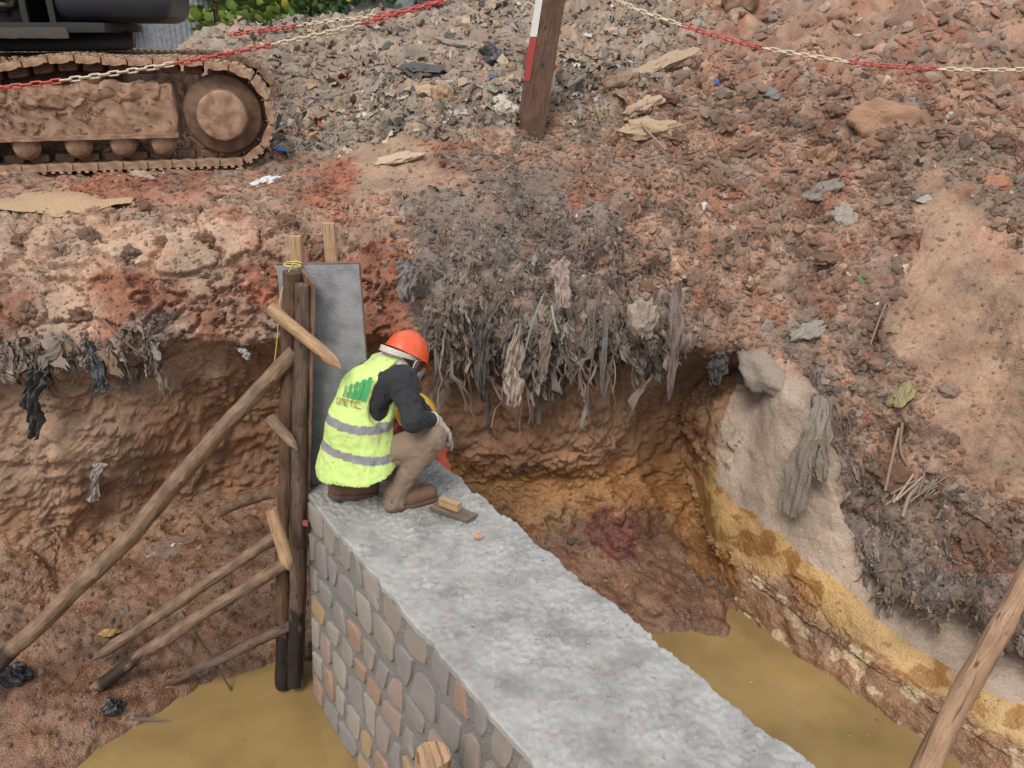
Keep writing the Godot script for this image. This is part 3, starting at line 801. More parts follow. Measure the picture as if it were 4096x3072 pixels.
func scatter_ground() -> void:
	# earth crumbs and clods
	var thick := noise(1.7, 98, FastNoiseLite.TYPE_SIMPLEX_SMOOTH, 3)
	var lumps := []
	for k in 5:
		lumps.append(lump_mesh(100 + k, 0.8, 1.0))
	var xf := [[], [], [], [], []]
	var cl := [[], [], [], [], []]
	var jobs := [[8.0, 21.5, 1.6, 6.2, "TRK", 40000, 0.0035, 0.022], [1.6, 8.0, 1.6, 3.7, "TRK", 9000, 0.0035, 0.02], [1.6, 8.0, 3.7, 6.2, "TRK", 4500, 0.003, 0.014], [1.6, 21.5, 1.2, 6.2, "PG", 12000, 0.004, 0.022], [1.6, 21.5, 1.2, 6.2, "C", 1500, 0.003, 0.016], [1.6, 21.5, 6.2, 9.3, "BLYO", 2500, 0.002, 0.007], [1.6, 15.5, 9.2, 10.9, "MNBO", 6500, 0.003, 0.018], [12.0, 21.5, 0.9, 2.2, "TP", 4500, 0.006, 0.05], [13.0, 21.5, 1.6, 6.1, "T", 1100, 0.018, 0.045]]
	for jb in jobs:
		for n in jb[5]:
			var q := spot(jb[0], jb[1], jb[2], jb[3], jb[4])
			if q < 0:
				continue
			if thick.get_noise_3dv(TP[q]) < rng.randf_range(-0.75, 0.25):
				continue
			var r: float = jb[6] * pow(jb[7] / jb[6], pow(rng.randf(), 2.2))
			var far := clampf((-TP[q].z - 5.0) / 5.0, 0.0, 1.0)
			r *= 1.0 + far * 0.8
			var v := rng.randi() % 5
			var b := on_surface(TN[q], rng.randf() * TAU).scaled_local(Vector3(rng.randf_range(0.8, 1.5), rng.randf_range(0.6, 1.0), rng.randf_range(0.8, 1.2)) * r)
			xf[v].append(Transform3D(b, TP[q] + TN[q] * r * 0.2))
			if String.chr(TS[q]) == "G" and rng.randf() < 0.4:
				cl[v].append(tinted(Color(0.34, 0.21, 0.145), 0.8, 1.2))
				continue
			cl[v].append(tinted(TC[q], 0.92, 1.35) if rng.randf() < 0.93 else tinted(TC[q].lerp(Color(0.5, 0.42, 0.36), 0.5), 0.9, 1.3))
	for v in 5:
		multi("earth_crumbs", lumps[v], M.clod, xf[v], cl[v], "loose brown crumbs of earth strewn over the banks and the rubble slope", "earth")
	# the largest clods, one by one
	var shapes := []
	for k in 6:
		shapes.append(bag_mesh(Vector3(1.0, 0.78, 0.9), 1300 + k * 7, 0.55, 1.1))
	var shades := []
	for s in [Color(0.40, 0.245, 0.168), Color(0.37, 0.21, 0.138), Color(0.44, 0.285, 0.20)]:
		shades.append(surf(lin(s.r, s.g, s.b), 0.95, M.tex.soil, 2.0, M.tex.soil_h, 1.0))
	for k in 84:
		var q := spot(12.0, 20.5, 1.8, 5.6, "T") if k < 66 else spot(2.2, 8.0, 2.8, 5.6, "TK")
		if q < 0:
			continue
		var r := rng.randf_range(0.045, 0.105) * (1.0 if k < 66 else 0.7)
		var o := single("earth_clod", shapes[k % 6], shades[k % 3], "large brown clod of earth lying in the rubble slope" if k < 66 else "brown clod of earth lying on the ground of the excavator bank", "clod", Vector3.ZERO, "large clods in the rubble slope" if k < 66 else "clods on the excavator bank")
		o.transform = Transform3D(on_surface(TN[q], rng.randf() * TAU).scaled_local(Vector3(rng.randf_range(0.8, 1.3), rng.randf_range(0.6, 0.9), 1.0) * r), TP[q] + TN[q] * r * 0.1)
	# refuse scraps
	var scraps := []
	for k in 6:
		scraps.append(scrap_mesh(200 + k * 3, 4, 3, [0.5, 0.8, 1.1, 0.6, 1.4, 0.9][k], 0.28))
	xf = [[], [], [], [], [], []]
	cl = [[], [], [], [], [], []]
	jobs = [[1.6, 21.5, 3.6, 6.4, "G", 2600, 0.005, 0.035, 0], [5.5, 21.5, 0.9, 3.4, "P", 8500, 0.006, 0.085, 1], [1.6, 21.5, 2.0, 6.0, "TRK", 800, 0.005, 0.025, 2], [8.0, 18.0, 1.2, 4.2, "TC", 700, 0.008, 0.05, 1], [16.0, 21.5, 4.6, 6.4, "TG", 900, 0.006, 0.035, 0], [1.6, 14.0, 9.4, 10.9, "MN", 120, 0.01, 0.035, 0], [8.0, 13.6, 4.4, 5.4, "TGR", 900, 0.006, 0.035, 0], [8.2, 15.5, 3.4, 6.3, "T", 900, 0.006, 0.04, 0]]
	for jb in jobs:
		for n in jb[5]:
			var q := spot(jb[0], jb[1], jb[2], jb[3], jb[4])
			if q < 0:
				continue
			var r: float = jb[6] * pow(jb[7] / jb[6], pow(rng.randf(), 1.9))
			var v := rng.randi() % 6
			var b := on_surface((TN[q] + Vector3(rng.randf_range(-1, 1), rng.randf_range(-1, 1), rng.randf_range(-1, 1)) * 0.75).normalized(), rng.randf() * TAU).scaled_local(Vector3(rng.randf_range(0.7, 1.6), rng.randf_range(0.5, 1.2), rng.randf_range(0.5, 1.0)) * r)
			xf[v].append(Transform3D(b, TP[q] + TN[q] * r * rng.randf_range(-0.25, 0.45)))
			var pal: Array = [GREY_REFUSE, PILE_REFUSE, PILE_REFUSE][jb[8]]
			var c: Color = pal[rng.randi() % pal.size()]
			if jb[8] == 1 and rng.randf() < 0.05 or jb[8] == 0 and rng.randf() < 0.012 or jb[8] == 2 and rng.randf() < 0.2:
				c = BRIGHT_REFUSE[rng.randi() % BRIGHT_REFUSE.size()]
			cl[v].append(tinted(c, 0.75, 1.2))
	for v in 6:
		multi("refuse_scraps", scraps[v], M.scrap, xf[v], cl[v], "trampled scraps of film, cloth and paper mixed into the dumped earth", "refuse")
	# torn rags that hang flat against the lip
	var rags := []
	for k in 5:
		rags.append(rag_mesh([Vector3(0, 0, 0), Vector3(0.06, -0.35, 0.08), Vector3(-0.04, -0.7, 0.03), Vector3(0.03, -1.0, 0.06)], [[0.25, 0.42, 0.4, 0.22], [0.35, 0.3, 0.36, 0.1], [0.2, 0.5, 0.45, 0.4], [0.3, 0.22, 0.3, 0.34], [0.4, 0.5, 0.3, 0.12]][k], Vector3.RIGHT, 1.5, 0.10, 260 + k * 11, 0.55, 9, 7))
	xf = [[], [], [], [], []]
	cl = [[], [], [], [], []]
	jobs = [[8.6, 14.0, 4.5, 6.3, "", 420, 0.03, 0.12], [8.6, 14.0, 5.4, 6.4, "", 170, 0.08, 0.24], [1.6, 4.5, 5.6, 6.5, "", 120, 0.05, 0.22], [16.8, 20.9, 5.3, 6.45, "", 200, 0.03, 0.15]]
	for jb in jobs:
		for n in jb[5]:
			var q := spot(jb[0], jb[1], jb[2], jb[3], jb[4], 0.0003)
			if q < 0:
				continue
			var v := rng.randi() % 5
			var l: float = jb[6] * pow(jb[7] / jb[6], rng.randf())
			var out := TN[q]
			out.y = 0.0
			out = out.normalized() if out.length() > 0.05 else Vector3.BACK
			var down := (Vector3.UP * 0.9 + TN[q].cross(Vector3.RIGHT).normalized() * 0.15).normalized()
			var sx := down.cross(out).normalized()
			var b := Basis(sx, down, sx.cross(down)) * Basis(Vector3.UP, rng.randf_range(-0.7, 0.7)) * Basis(Vector3.BACK, rng.randf_range(-0.7, 0.7)) * Basis(Vector3.RIGHT, rng.randf_range(-0.5, 0.15))
			xf[v].append(Transform3D(b.scaled_local(Vector3(l * rng.randf_range(0.2, 0.6), l, l * rng.randf_range(0.3, 0.8))), TP[q] + TN[q] * rng.randf_range(0.005, 0.03) + Vector3(0, 0.02, 0)))
			cl[v].append(tinted(GREY_REFUSE[rng.randi() % GREY_REFUSE.size()], 0.75, 1.3))
	for v in 5:
		multi("hanging_rags", rags[v], M.scrap, xf[v], cl[v], "matted grey brown rags and sacking hanging out of the bank edge", "refuse")
	# torn strips that hang from the lip of the bank
	var patchy := noise(5.5, 299, FastNoiseLite.TYPE_SIMPLEX_SMOOTH, 2)
	var uneven := noise(3.0, 297, FastNoiseLite.TYPE_SIMPLEX_SMOOTH, 2)
	var strips := []
	for k in 6:
		strips.append(strip_cloth(300 + k * 7, [0.030, 0.05, 0.018, 0.065, 0.012, 0.008][k], 9, 3 if k < 4 else 1))
	xf = [[], [], [], [], [], []]
	cl = [[], [], [], [], [], []]
	jobs = [[8.6, 13.9, 4.6, 6.35, "", 2600, 0.03, 0.20], [8.6, 13.9, 5.7, 6.5, "", 1700, 0.06, 0.42], [1.6, 4.5, 5.6, 6.5, "", 700, 0.05, 0.24], [17.6, 20.9, 5.5, 6.45, "", 900, 0.04, 0.2], [5.2, 8.4, 5.9, 6.4, "", 150, 0.03, 0.10], [14.0, 16.8, 6.0, 6.4, "", 70, 0.04, 0.14]]
	for jb in jobs:
		for n in jb[5]:
			var q := spot(jb[0], jb[1], jb[2], jb[3], jb[4], 0.0003)
			if q < 0:
				continue
			if patchy.get_noise_3dv(TP[q]) < rng.randf_range(-0.15, 0.35):
				continue
			var v := rng.randi() % 6
			var l: float = jb[6] * pow(jb[7] / jb[6], rng.randf()) * (1.2 if v >= 4 else 1.0) * clampf(0.75 + uneven.get_noise_3dv(TP[q]) * 1.6, 0.25, 1.7)
			var out := TN[q]
			out.y = 0.0
			var ws: float = l * rng.randf_range(0.6, 1.6) if v < 4 else rng.randf_range(0.15, 0.4)
			var b := Basis(Vector3.UP, rng.randf_range(-1.5, 1.5)) * Basis(Vector3.FORWARD, rng.randf_range(-0.5, 0.5)) * Basis(Vector3.RIGHT, rng.randf_range(-0.25, 0.05))
			b = b.scaled_local(Vector3(minf(ws, 0.6), l, minf(ws, 0.6)))
			xf[v].append(Transform3D(b, TP[q] + out * rng.randf_range(0.0, 0.025) + Vector3(0, 0.03, 0)))
			cl[v].append(tinted(GREY_REFUSE[rng.randi() % GREY_REFUSE.size()], 0.75, 1.3))
	for v in 6:
		multi("hanging_shreds", strips[v], M.scrap, xf[v], cl[v], "grey brown shreds of rotten sacking and roots hanging from the bank edge", "refuse")

# ---------------------------------------------------------------- timber

# a round pole through the points; radii per point; ends: 0 sawn flat, 1 hewn to a point
func log_mesh(pts: Array, radii: Array, sd: int, point_start := 0.0, point_end := 0.0, stain_below := -99.0) -> ArrayMesh:
	var sides := 18
	var dense := []
	var rad := []
	var total := 0.0
	for i in pts.size() - 1:
		total += (pts[i + 1] - pts[i]).length()
	var steps := maxi(int(total / 0.03), 8)
	var n := noise(5.0, sd, FastNoiseLite.TYPE_SIMPLEX_SMOOTH, 3)
	var n2 := noise(1.2, sd + 5, FastNoiseLite.TYPE_SIMPLEX_SMOOTH, 2)
	for i in steps + 1:
		var u := float(i) / steps * (pts.size() - 1)
		var k := mini(int(u), pts.size() - 2)
		var f := u - k
		var p: Vector3 = spline(pts[maxi(k - 1, 0)], pts[k], pts[k + 1], pts[mini(k + 2, pts.size() - 1)], f, 0.5)
		dense.append(p)
		rad.append(lerpf(radii[k], radii[k + 1], f))
	var V := PackedVector3Array()
	var U := PackedVector2Array()
	var C := PackedColorArray()
	var I := PackedInt32Array()
	var axis: Vector3 = (dense[steps] - dense[0]).normalized()
	var sx := axis.cross(Vector3(0.31, 0.2, 0.93)).normalized()
	var sy := axis.cross(sx)
	var run := 0.0
	for i in steps + 1:
		if i > 0:
			run += (dense[i] - dense[i - 1]).length()
		var shift: Vector3 = Vector3(n2.get_noise_2d(run * 1.5, 0.0), n2.get_noise_2d(run * 1.5, 30.0), 0) * rad[i] * 0.22
		for s in sides + 1:
			var a := TAU * s / sides
			var r: float = rad[i] * (1.0 + n.get_noise_3d(cos(a) * 0.25, sin(a) * 0.25, run * 0.7) * 0.22)
			var side := sx * cos(a) + sy * sin(a)
			# hewn tips: three flats that meet near the axis
			var d0 := run
			var d1 := total - run
			var facet := 0.35 + 0.65 / maxf(maxf(cos(a - 0.4), cos(a - 0.4 - TAU / 3.0)), cos(a - 0.4 + TAU / 3.0)) * 0.6
			if point_start > 0.0 and d0 < point_start:
				r = minf(r, rad[i] * (d0 / point_start) * facet * 1.25 + 0.003)
			if point_end > 0.0 and d1 < point_end:
				r = minf(r, rad[i] * (d1 / point_end) * facet * 1.25 + 0.003)
			var p: Vector3 = dense[i] + side * r + sx * shift.x + sy * shift.y
			V.append(p)
			U.append(Vector2(float(s) / sides, run * 1.3))
			var c := 1.0
			var cc := Color(1, 1, 1)
			if p.y < stain_below + n.get_noise_3dv(p * 2.0) * 0.16:
				cc = Color(0.16, 0.14, 0.13)
			if point_end > 0.0 and d1 < point_end or point_start > 0.0 and d0 < point_start:
				cc = Color(1.55, 1.5, 1.4)
			C.append(cc)
	for i in steps:
		for s in sides:
			var a := i * (sides + 1) + s
			I.append_array([a, a + 1, a + sides + 1, a + 1, a + sides + 2, a + sides + 1])
	var N := smooth_normals(V, I)
	# sawn ends
	for e in 2:
		var base := e * steps * (sides + 1)
		var first := V.size()
		var nn := -axis if e == 0 else axis
		for s in sides + 1:
			V.append(V[base + s])
			N.append(nn)
			var a := TAU * s / sides
			U.append(Vector2(0.5 + cos(a) * 0.12, 0.1 + sin(a) * 0.03))
			C.append(Color(1.5, 1.4, 1.25) if C[base + s].r > 0.5 else C[base + s])
		V.append(dense[e * steps])
		N.append(nn)
		U.append(Vector2(0.5, 0.1))
		C.append(C[first])
		for s in sides:
			if e == 0:
				I.append_array([first + s, first + s + 1, first + sides + 1])
			else:
				I.append_array([first + s, first + sides + 1, first + s + 1])
	return arrays_mesh(V, N, I, C, U)

func wood(tex: Texture2D, c: Color, rough := 0.75) -> StandardMaterial3D:
	var m := StandardMaterial3D.new()
	m.albedo_texture = tex
	m.albedo_color = c
	m.roughness = rough
	m.vertex_color_use_as_albedo = true
	m.cull_mode = BaseMaterial3D.CULL_DISABLED
	m.heightmap_enabled = true
	m.heightmap_texture = tex
	m.heightmap_scale = 0.4
	return m

# a plank or panel: eight corners, faces bowed a little, grain along its longest side
func board_mesh(o: Vector3, x: Vector3, y: Vector3, z: Vector3, nx := 6, ny := 14, wob := 0.003, sd := 1, stain_below := -99.0) -> ArrayMesh:
	var n := noise(2.5, sd, FastNoiseLite.TYPE_SIMPLEX_SMOOTH, 3)
	var V := PackedVector3Array()
	var U := PackedVector2Array()
	var C := PackedColorArray()
	var I := PackedInt32Array()
	var faces := [[o, x, y, z], [o + z, x, y, -z], [o, y, z, x], [o + x, y, z, -x], [o, z, x, y], [o + y, z, x, -y]]
	for f in faces:
		var o2: Vector3 = f[0]
		var a: Vector3 = f[1]
		var b: Vector3 = f[2]
		var out: Vector3 = -(f[3] as Vector3).normalized()
		var na := clampi(int(a.length() / 0.04), 1, 40)
		var nb := clampi(int(b.length() / 0.04), 1, 60)
		var first := V.size()
		var flip := a.cross(b).dot(out) > 0.0
		for i in na + 1:
			for j in nb + 1:
				var p := o2 + a * (float(i) / na) + b * (float(j) / nb)
				p += Vector3(n.get_noise_3dv(p), n.get_noise_3dv(p + Vector3(7, 0, 0)), n.get_noise_3dv(p + Vector3(0, 9, 0))) * wob
				V.append(p)
				var ua := a.length() * i / na
				var ub := b.length() * j / nb
				U.append(Vector2(ua * 2.5, ub * 1.1) if b.length() > a.length() else Vector2(ub * 2.5, ua * 1.1))
				var cc := Color(1, 1, 1)
				if p.y < stain_below + n.get_noise_3dv(p * 2.0) * 0.2:
					cc = Color(0.2, 0.18, 0.17)
				C.append(cc)
		for i in na:
			for j in nb:
				var q := first + i * (nb + 1) + j
				if flip:
					I.append_array([q, q + 1, q + nb + 1, q + 1, q + nb + 2, q + nb + 1])
				else:
					I.append_array([q, q + nb + 1, q + 1, q + 1, q + nb + 1, q + nb + 2])
	return arrays_mesh(V, smooth_normals(V, I), I, C, U)

func build_formwork() -> void:
	var pole_tex := wood_image(Color(0.66, 0.57, 0.48), Color(0.40, 0.32, 0.26), 71)
	var pale_tex := wood_image(Color(0.76, 0.67, 0.56), Color(0.60, 0.49, 0.39), 75)
	var dark_tex := wood_image(Color(0.50, 0.43, 0.38), Color(0.25, 0.21, 0.185), 79)
	M.pole = wood(pole_tex, lin(0.66, 0.60, 0.55))
	M.pale = wood(pale_tex, lin(0.80, 0.70, 0.60))
	M.grey_pole = wood(wood_image(Color(0.70, 0.60, 0.51), Color(0.56, 0.46, 0.38), 87), lin(0.72, 0.62, 0.52))
	M.dark = wood(dark_tex, lin(0.85, 0.75, 0.70))
	M.brown = wood(pole_tex, lin(0.34, 0.265, 0.21))
	M.plank = wood(wood_image(Color(0.60, 0.52, 0.46), Color(0.38, 0.31, 0.27), 83), lin(0.75, 0.62, 0.52))
	# film-faced panel smeared with cement
	var im := ntex(0.012, 91, 5, [[0.0, Color(0.38, 0.385, 0.40)], [0.2, Color(0.46, 0.465, 0.48)], [0.5, Color(0.52, 0.525, 0.54)], [0.8, Color(0.55, 0.555, 0.57)], [1.0, Color(0.64, 0.65, 0.67)]], 512)
	var pm := surf(lin(1.0, 1.0, 1.02), 0.5, im, 1.3, M.tex.soil_h, 0.25)
	var t := thing("formwork_panel", "tall grey cement-smeared plywood shutter panel standing behind the crouching worker", "panel")
	var a := Vector3(-1.201, 1.257, -4.090)
	var b := Vector3(-0.773, 1.272, -4.060)
	var foot := Vector3(0.01, -2.95, 0.05)
	part("plywood_sheet", board_mesh(a, b - a, foot, Vector3(0, 0, -0.018), 6, 14, 0.004, 3), pm, t)
	part("lipped_edge", board_mesh(b + Vector3(0.0005, -0.004, 0.003), Vector3(0.004, 0, 0), foot, Vector3(0, 0, -0.024), 1, 10, 0.0, 4), M.plank, t)
	part("top_edge", board_mesh(a + Vector3(0, 0.0005, 0.003), b - a, Vector3(0, 0.004, 0), Vector3(0, 0, -0.024), 1, 1, 0.0, 4), M.plank, t)
	# side board on the wall face
	var s0 := Vector3(-0.968, 1.206, -3.930)
	var s1 := Vector3(-1.065, 1.253, -4.070)
	var low := Vector3(-1.298, -1.422, -3.965)
	single("form_board", board_mesh(s0, (s1 - s0) * Vector3(1, 1, 1), (low - s0) * 1.06, Vector3(-0.022, 0, -0.008), 3, 30, 0.002, 5), M.plank, "narrow upright plank on edge, nailed between the log posts and the stone wall", "plank")
	# posts in the corner
	single("timber_post", log_mesh([Vector3(-1.103, 1.243, -4.000), Vector3(-1.201, 0.449, -3.990), Vector3(-1.315, -0.433, -3.980), Vector3(-1.421, -1.370, -3.950)], [0.044, 0.047, 0.045, 0.045], 11, 0.0, 0.0, -0.95), M.brown, "brown round log post in the corner of the shutter behind the dark post", "post")
	single("timber_post", log_mesh([Vector3(-1.040, 1.195, -3.950), Vector3(-1.121, 0.476, -3.935), Vector3(-1.223, -0.395, -3.925), Vector3(-1.334, -1.337, -3.915)], [0.037, 0.040, 0.042, 0.042], 12, 0.0, 0.0, -0.8), M.dark, "dark weathered log post with wet black foot beside the narrow plank", "post")
	# battens behind the panel
	var w1 := Vector3(-1.137, 1.389, -4.135)
	single("batten", board_mesh(w1, Vector3(0.062, 0, 0), Vector3(-0.01, -0.9, 0), Vector3(0, 0, -0.045), 2, 8, 0.002, 6), M.pale, "square sawn batten tied with yellow string behind the shutter panel", "batten")
	var w2 := Vector3(-0.961, 1.452, -4.150)
	single("batten", board_mesh(w2, Vector3(0.056, 0, 0), Vector3(-0.005, -0.9, 0), Vector3(0, 0, -0.045), 2, 8, 0.002, 7), M.pale, "square sawn batten rising highest behind the middle of the shutter panel", "batten")
	# raking props
	var props := [
		[[Vector3(-1.114, 0.838, -3.960), Vector3(-1.615, 0.329, -3.900), Vector3(-2.179, -0.277, -3.800), Vector3(-3.084, -1.091, -3.600)], [0.040, 0.044, 0.047, 0.050], M.pole, "long grey raking prop pole running from the log posts down into the mud", 0.0, -0.85],
		[[Vector3(-1.336, -0.287, -3.960), Vector3(-1.918, -0.704, -3.950), Vector3(-2.553, -1.161, -3.920)], [0.034, 0.036, 0.033], M.pole, "tan prop pole with a hewn tip, upper of the pair under the thick peg", 0.16, -2.0],
		[[Vector3(-1.265, -0.436, -3.930), Vector3(-1.915, -0.849, -3.880), Vector3(-2.623, -1.353, -3.780)], [0.036, 0.040, 0.036], M.pole, "brown prop pole with pointed muddy foot, lower of the pair under the thick peg", 0.2, -1.05],
		[[Vector3(-1.282, -0.882, -3.940), Vector3(-1.693, -1.099, -3.930), Vector3(-2.145, -1.349, -3.920)], [0.034, 0.034, 0.024], M.dark, "dark wet prop pole lying just above the water", 0.1, -9.0],
		[[Vector3(-1.342, -0.038, -4.030), Vector3(-1.583, -0.249, -4.300), Vector3(-1.913, -0.541, -4.620)], [0.032, 0.034, 0.034], M.pole, "short prop pole running back from the shutter into the undercut bank", 0.0, -9.0],
	]
	for p in props:
		single("prop_pole", log_mesh(p[0], p[1], rng.randi() % 1000, 0.0, p[4], p[5]), p[2], p[3], "pole")
	# pegs across the posts
	var pegs := [
		[[Vector3(-1.187, 1.104, -3.860), Vector3(-0.828, 0.835, -3.720)], [0.031, 0.031], M.pale, "long pale peg with a hewn point, topmost across the log posts", 0.085],
		[[Vector3(-1.260, 0.499, -3.870), Vector3(-1.103, 0.369, -3.760)], [0.029, 0.029], M.pole, "short bark-covered peg with a hewn point, halfway up the log posts", 0.075],
		[[Vector3(-1.293, -0.010, -3.800), Vector3(-1.200, -0.333, -3.700)], [0.033, 0.037], M.pale, "thick grey peg with a pale hewn end, resting on the pair of prop poles", 0.05],
	]
	for p in pegs:
		single("wooden_peg", log_mesh(p[0], p[1], rng.randi() % 1000, 0.0, p[4]), p[2], p[3], "peg")
	single("timber_stake", log_mesh([Vector3(-0.300, -0.158, -2.300), Vector3(-0.300, -0.158, -2.300) + Vector3(-0.01, -0.7, 0.02), Vector3(-0.300, -0.158, -2.300) + Vector3(0.0, -1.5, 0.03)], [0.066, 0.067, 0.066], 33), M.pale, "freshly sawn round stake standing in the water beside the stone face", "stake")
	single("leaning_pole", log_mesh([Vector3(2.579, 0.417, -3.250), Vector3(2.099, -0.058, -2.860), Vector3(1.752, -0.452, -2.550), Vector3(1.481, -0.707, -2.300)], [0.046, 0.048, 0.050, 0.050], 34), M.grey_pole, "thick pale debarked pole leaning on the yellow clay bank", "pole")
	# yellow string round the batten
	var pts := []
	for k in 40:
		var u := k / 39.0
		pts.append(Vector3(-1.106, 1.262, -4.080) + Vector3(cos(u * TAU * 2.0) * 0.042, sin(u * 9.0) * 0.006 + u * 0.01, sin(u * TAU * 2.0) * 0.03 + 0.03))
	var hang := [Vector3(-1.078, 1.301, -4.030), Vector3(-1.119, 1.238, -4.000), Vector3(-1.171, 1.100, -3.980), Vector3(-1.200, 0.927, -3.980), Vector3(-1.236, 0.752, -3.970)]
	var st := thing("yellow_string", "thin yellow string tied round the batten top and hanging down", "string")
	part("loop", tube_mesh(pts, 0.0035, 5), flat_mat(lin(0.55, 0.45, 0.10), 0.7), st)
	part("tail", tube_mesh(hang, 0.0025, 5), flat_mat(lin(0.55, 0.45, 0.10), 0.7), st)

func flat_mat(c: Color, rough: float) -> StandardMaterial3D:
	var m := StandardMaterial3D.new()
	m.albedo_color = c
	m.roughness = rough
	m.cull_mode = BaseMaterial3D.CULL_DISABLED
	return m

func tube_mesh(pts: Array, r: float, sides := 6, smooth := 4) -> ArrayMesh:
	var dense := []
	for k in pts.size() - 1:
		for s in smooth:
			dense.append(spline(pts[maxi(k - 1, 0)], pts[k], pts[k + 1], pts[mini(k + 2, pts.size() - 1)], float(s) / smooth, 0.5))
	dense.append(pts[pts.size() - 1])
	var V := PackedVector3Array()
	var I := PackedInt32Array()
	for i in dense.size():
		var d: Vector3 = (dense[mini(i + 1, dense.size() - 1)] - dense[maxi(i - 1, 0)]).normalized()
		var x := d.cross(Vector3(0.37, 0.61, 0.7)).normalized()
		var y := d.cross(x)
		for s in sides:
			var a := TAU * s / sides
			V.append(dense[i] + (x * cos(a) + y * sin(a)) * r)
	for i in dense.size() - 1:
		for s in sides:
			var a := i * sides + s
			var b := i * sides + (s + 1) % sides
			I.append_array([a, b, a + sides, b, b + sides, a + sides])
	return arrays_mesh(V, smooth_normals(V, I), I)

# ---------------------------------------------------------------- people: smooth bodies from tapered bones

class Field:
	var o: Vector3
	var cell: float
	var nx: int
	var ny: int
	var nz: int
	var f: PackedFloat32Array

	func at(p: Vector3) -> float:
		var q := (p - o) / cell
		var x := clampi(int(q.x), 0, nx - 2)
		var y := clampi(int(q.y), 0, ny - 2)
		var z := clampi(int(q.z), 0, nz - 2)
		var t := Vector3(clampf(q.x - x, 0, 1), clampf(q.y - y, 0, 1), clampf(q.z - z, 0, 1))
		var b := (x * ny + y) * nz + z
		var s := ny * nz
		var c00 := lerpf(f[b], f[b + 1], t.z)
		var c01 := lerpf(f[b + nz], f[b + nz + 1], t.z)
		var c10 := lerpf(f[b + s], f[b + s + 1], t.z)
		var c11 := lerpf(f[b + s + nz], f[b + s + nz + 1], t.z)
		return lerpf(lerpf(c00, c01, t.y), lerpf(c10, c11, t.y), t.x)

# bones: [from, to, radius, radius]; cuts: the same, taken away; planes: [point, normal] keep the side the normal leaves
func bones_field(bones: Array, cell: float, blend: float, cuts := [], planes := []) -> Field:
	var lo := Vector3.ONE * 1e9
	var hi := -lo
	for b in bones:
		var r: float = maxf(b[2], b[3])
		lo = lo.min((b[0] as Vector3).min(b[1]) - Vector3.ONE * r)
		hi = hi.max((b[0] as Vector3).max(b[1]) + Vector3.ONE * r)
	var fd := Field.new()
	fd.cell = cell
	fd.o = lo - Vector3.ONE * cell * 3.0
	var sz := (hi - lo) / cell
	fd.nx = int(sz.x) + 7
	fd.ny = int(sz.y) + 7
	fd.nz = int(sz.z) + 7
	fd.f.resize(fd.nx * fd.ny * fd.nz)
	fd.f.fill(0.5)
	for pass_no in 2:
		var list: Array = bones if pass_no == 0 else cuts
		for b in list:
			var a: Vector3 = b[0]
			var d: Vector3 = (b[1] as Vector3) - a
			var l2 := maxf(d.length_squared(), 1e-9)
			var ra: float = b[2]
			var rb: float = b[3]
			var m: float = maxf(ra, rb) + blend + cell * 2.0
			var i0 := ((a.min(b[1]) - Vector3.ONE * m) - fd.o) / cell
			var i1 := ((a.max(b[1]) + Vector3.ONE * m) - fd.o) / cell
			for x in range(clampi(int(i0.x), 0, fd.nx), clampi(int(i1.x) + 1, 0, fd.nx)):
				for y in range(clampi(int(i0.y), 0, fd.ny), clampi(int(i1.y) + 1, 0, fd.ny)):
					var row := (x * fd.ny + y) * fd.nz
					for z in range(clampi(int(i0.z), 0, fd.nz), clampi(int(i1.z) + 1, 0, fd.nz)):
						var p := fd.o + Vector3(x, y, z) * cell - a
						var t := clampf(p.dot(d) / l2, 0.0, 1.0)
						var v := (p - d * t).length() - lerpf(ra, rb, t)
						var w := fd.f[row + z]
						if pass_no == 0:
							var h := maxf(blend - absf(v - w), 0.0) / blend
							fd.f[row + z] = minf(v, w) - h * h * blend * 0.25
						else:
							var v2 := -v
							var h := maxf(0.012 - absf(v2 - w), 0.0) / 0.012
							fd.f[row + z] = maxf(v2, w) + h * h * 0.003
	if not planes.is_empty():
		for x in fd.nx:
			for y in fd.ny:
				for z in fd.nz:
					var p := fd.o + Vector3(x, y, z) * cell
					var q := (x * fd.ny + y) * fd.nz + z
					for pl in planes:
						fd.f[q] = maxf(fd.f[q], (pl[0] as Vector3 - p).dot(pl[1]))
	return fd

var fold: FastNoiseLite
var dirt: FastNoiseLite
var band_n := Vector3.UP
var lo_band := 0.0
var hi_band := 0.0

func crease(p: Vector3) -> float:
	p = Vector3(p.x * 0.75 + p.y * 0.35, p.y * 0.55 - p.x * 0.25, p.z * 0.8)
	return -absf(fold.get_noise_3d(p.x * 1.3, p.y * 1.3, p.z * 1.3)) * 0.026 + fold.get_noise_3d(p.x * 0.5, p.y * 0.5 + 4.0, p.z * 0.5) * 0.010 + 0.004

# lime cloth with two grey reflective bands and specks of dirt
func vest_colour(p: Vector3) -> Color:
	var s := p.dot(band_n)
	if absf(s - lo_band) < 0.022 or absf(s - hi_band) < 0.023:
		var g := 0.21 + fold.get_noise_3dv(p * 2.0) * 0.07
		return Color(g, g, g * 1.02)
	if dirt.get_noise_3dv(p) > 0.62:
		return Color(0.28, 0.33, 0.10)
	var soil := smoothstep(0.1, 0.6, fold.get_noise_3dv(p * 0.7 + Vector3(3, 1, 8)))
	return Color(0.50, 0.67, 0.20).lerp(Color(0.44, 0.50, 0.20), soil)

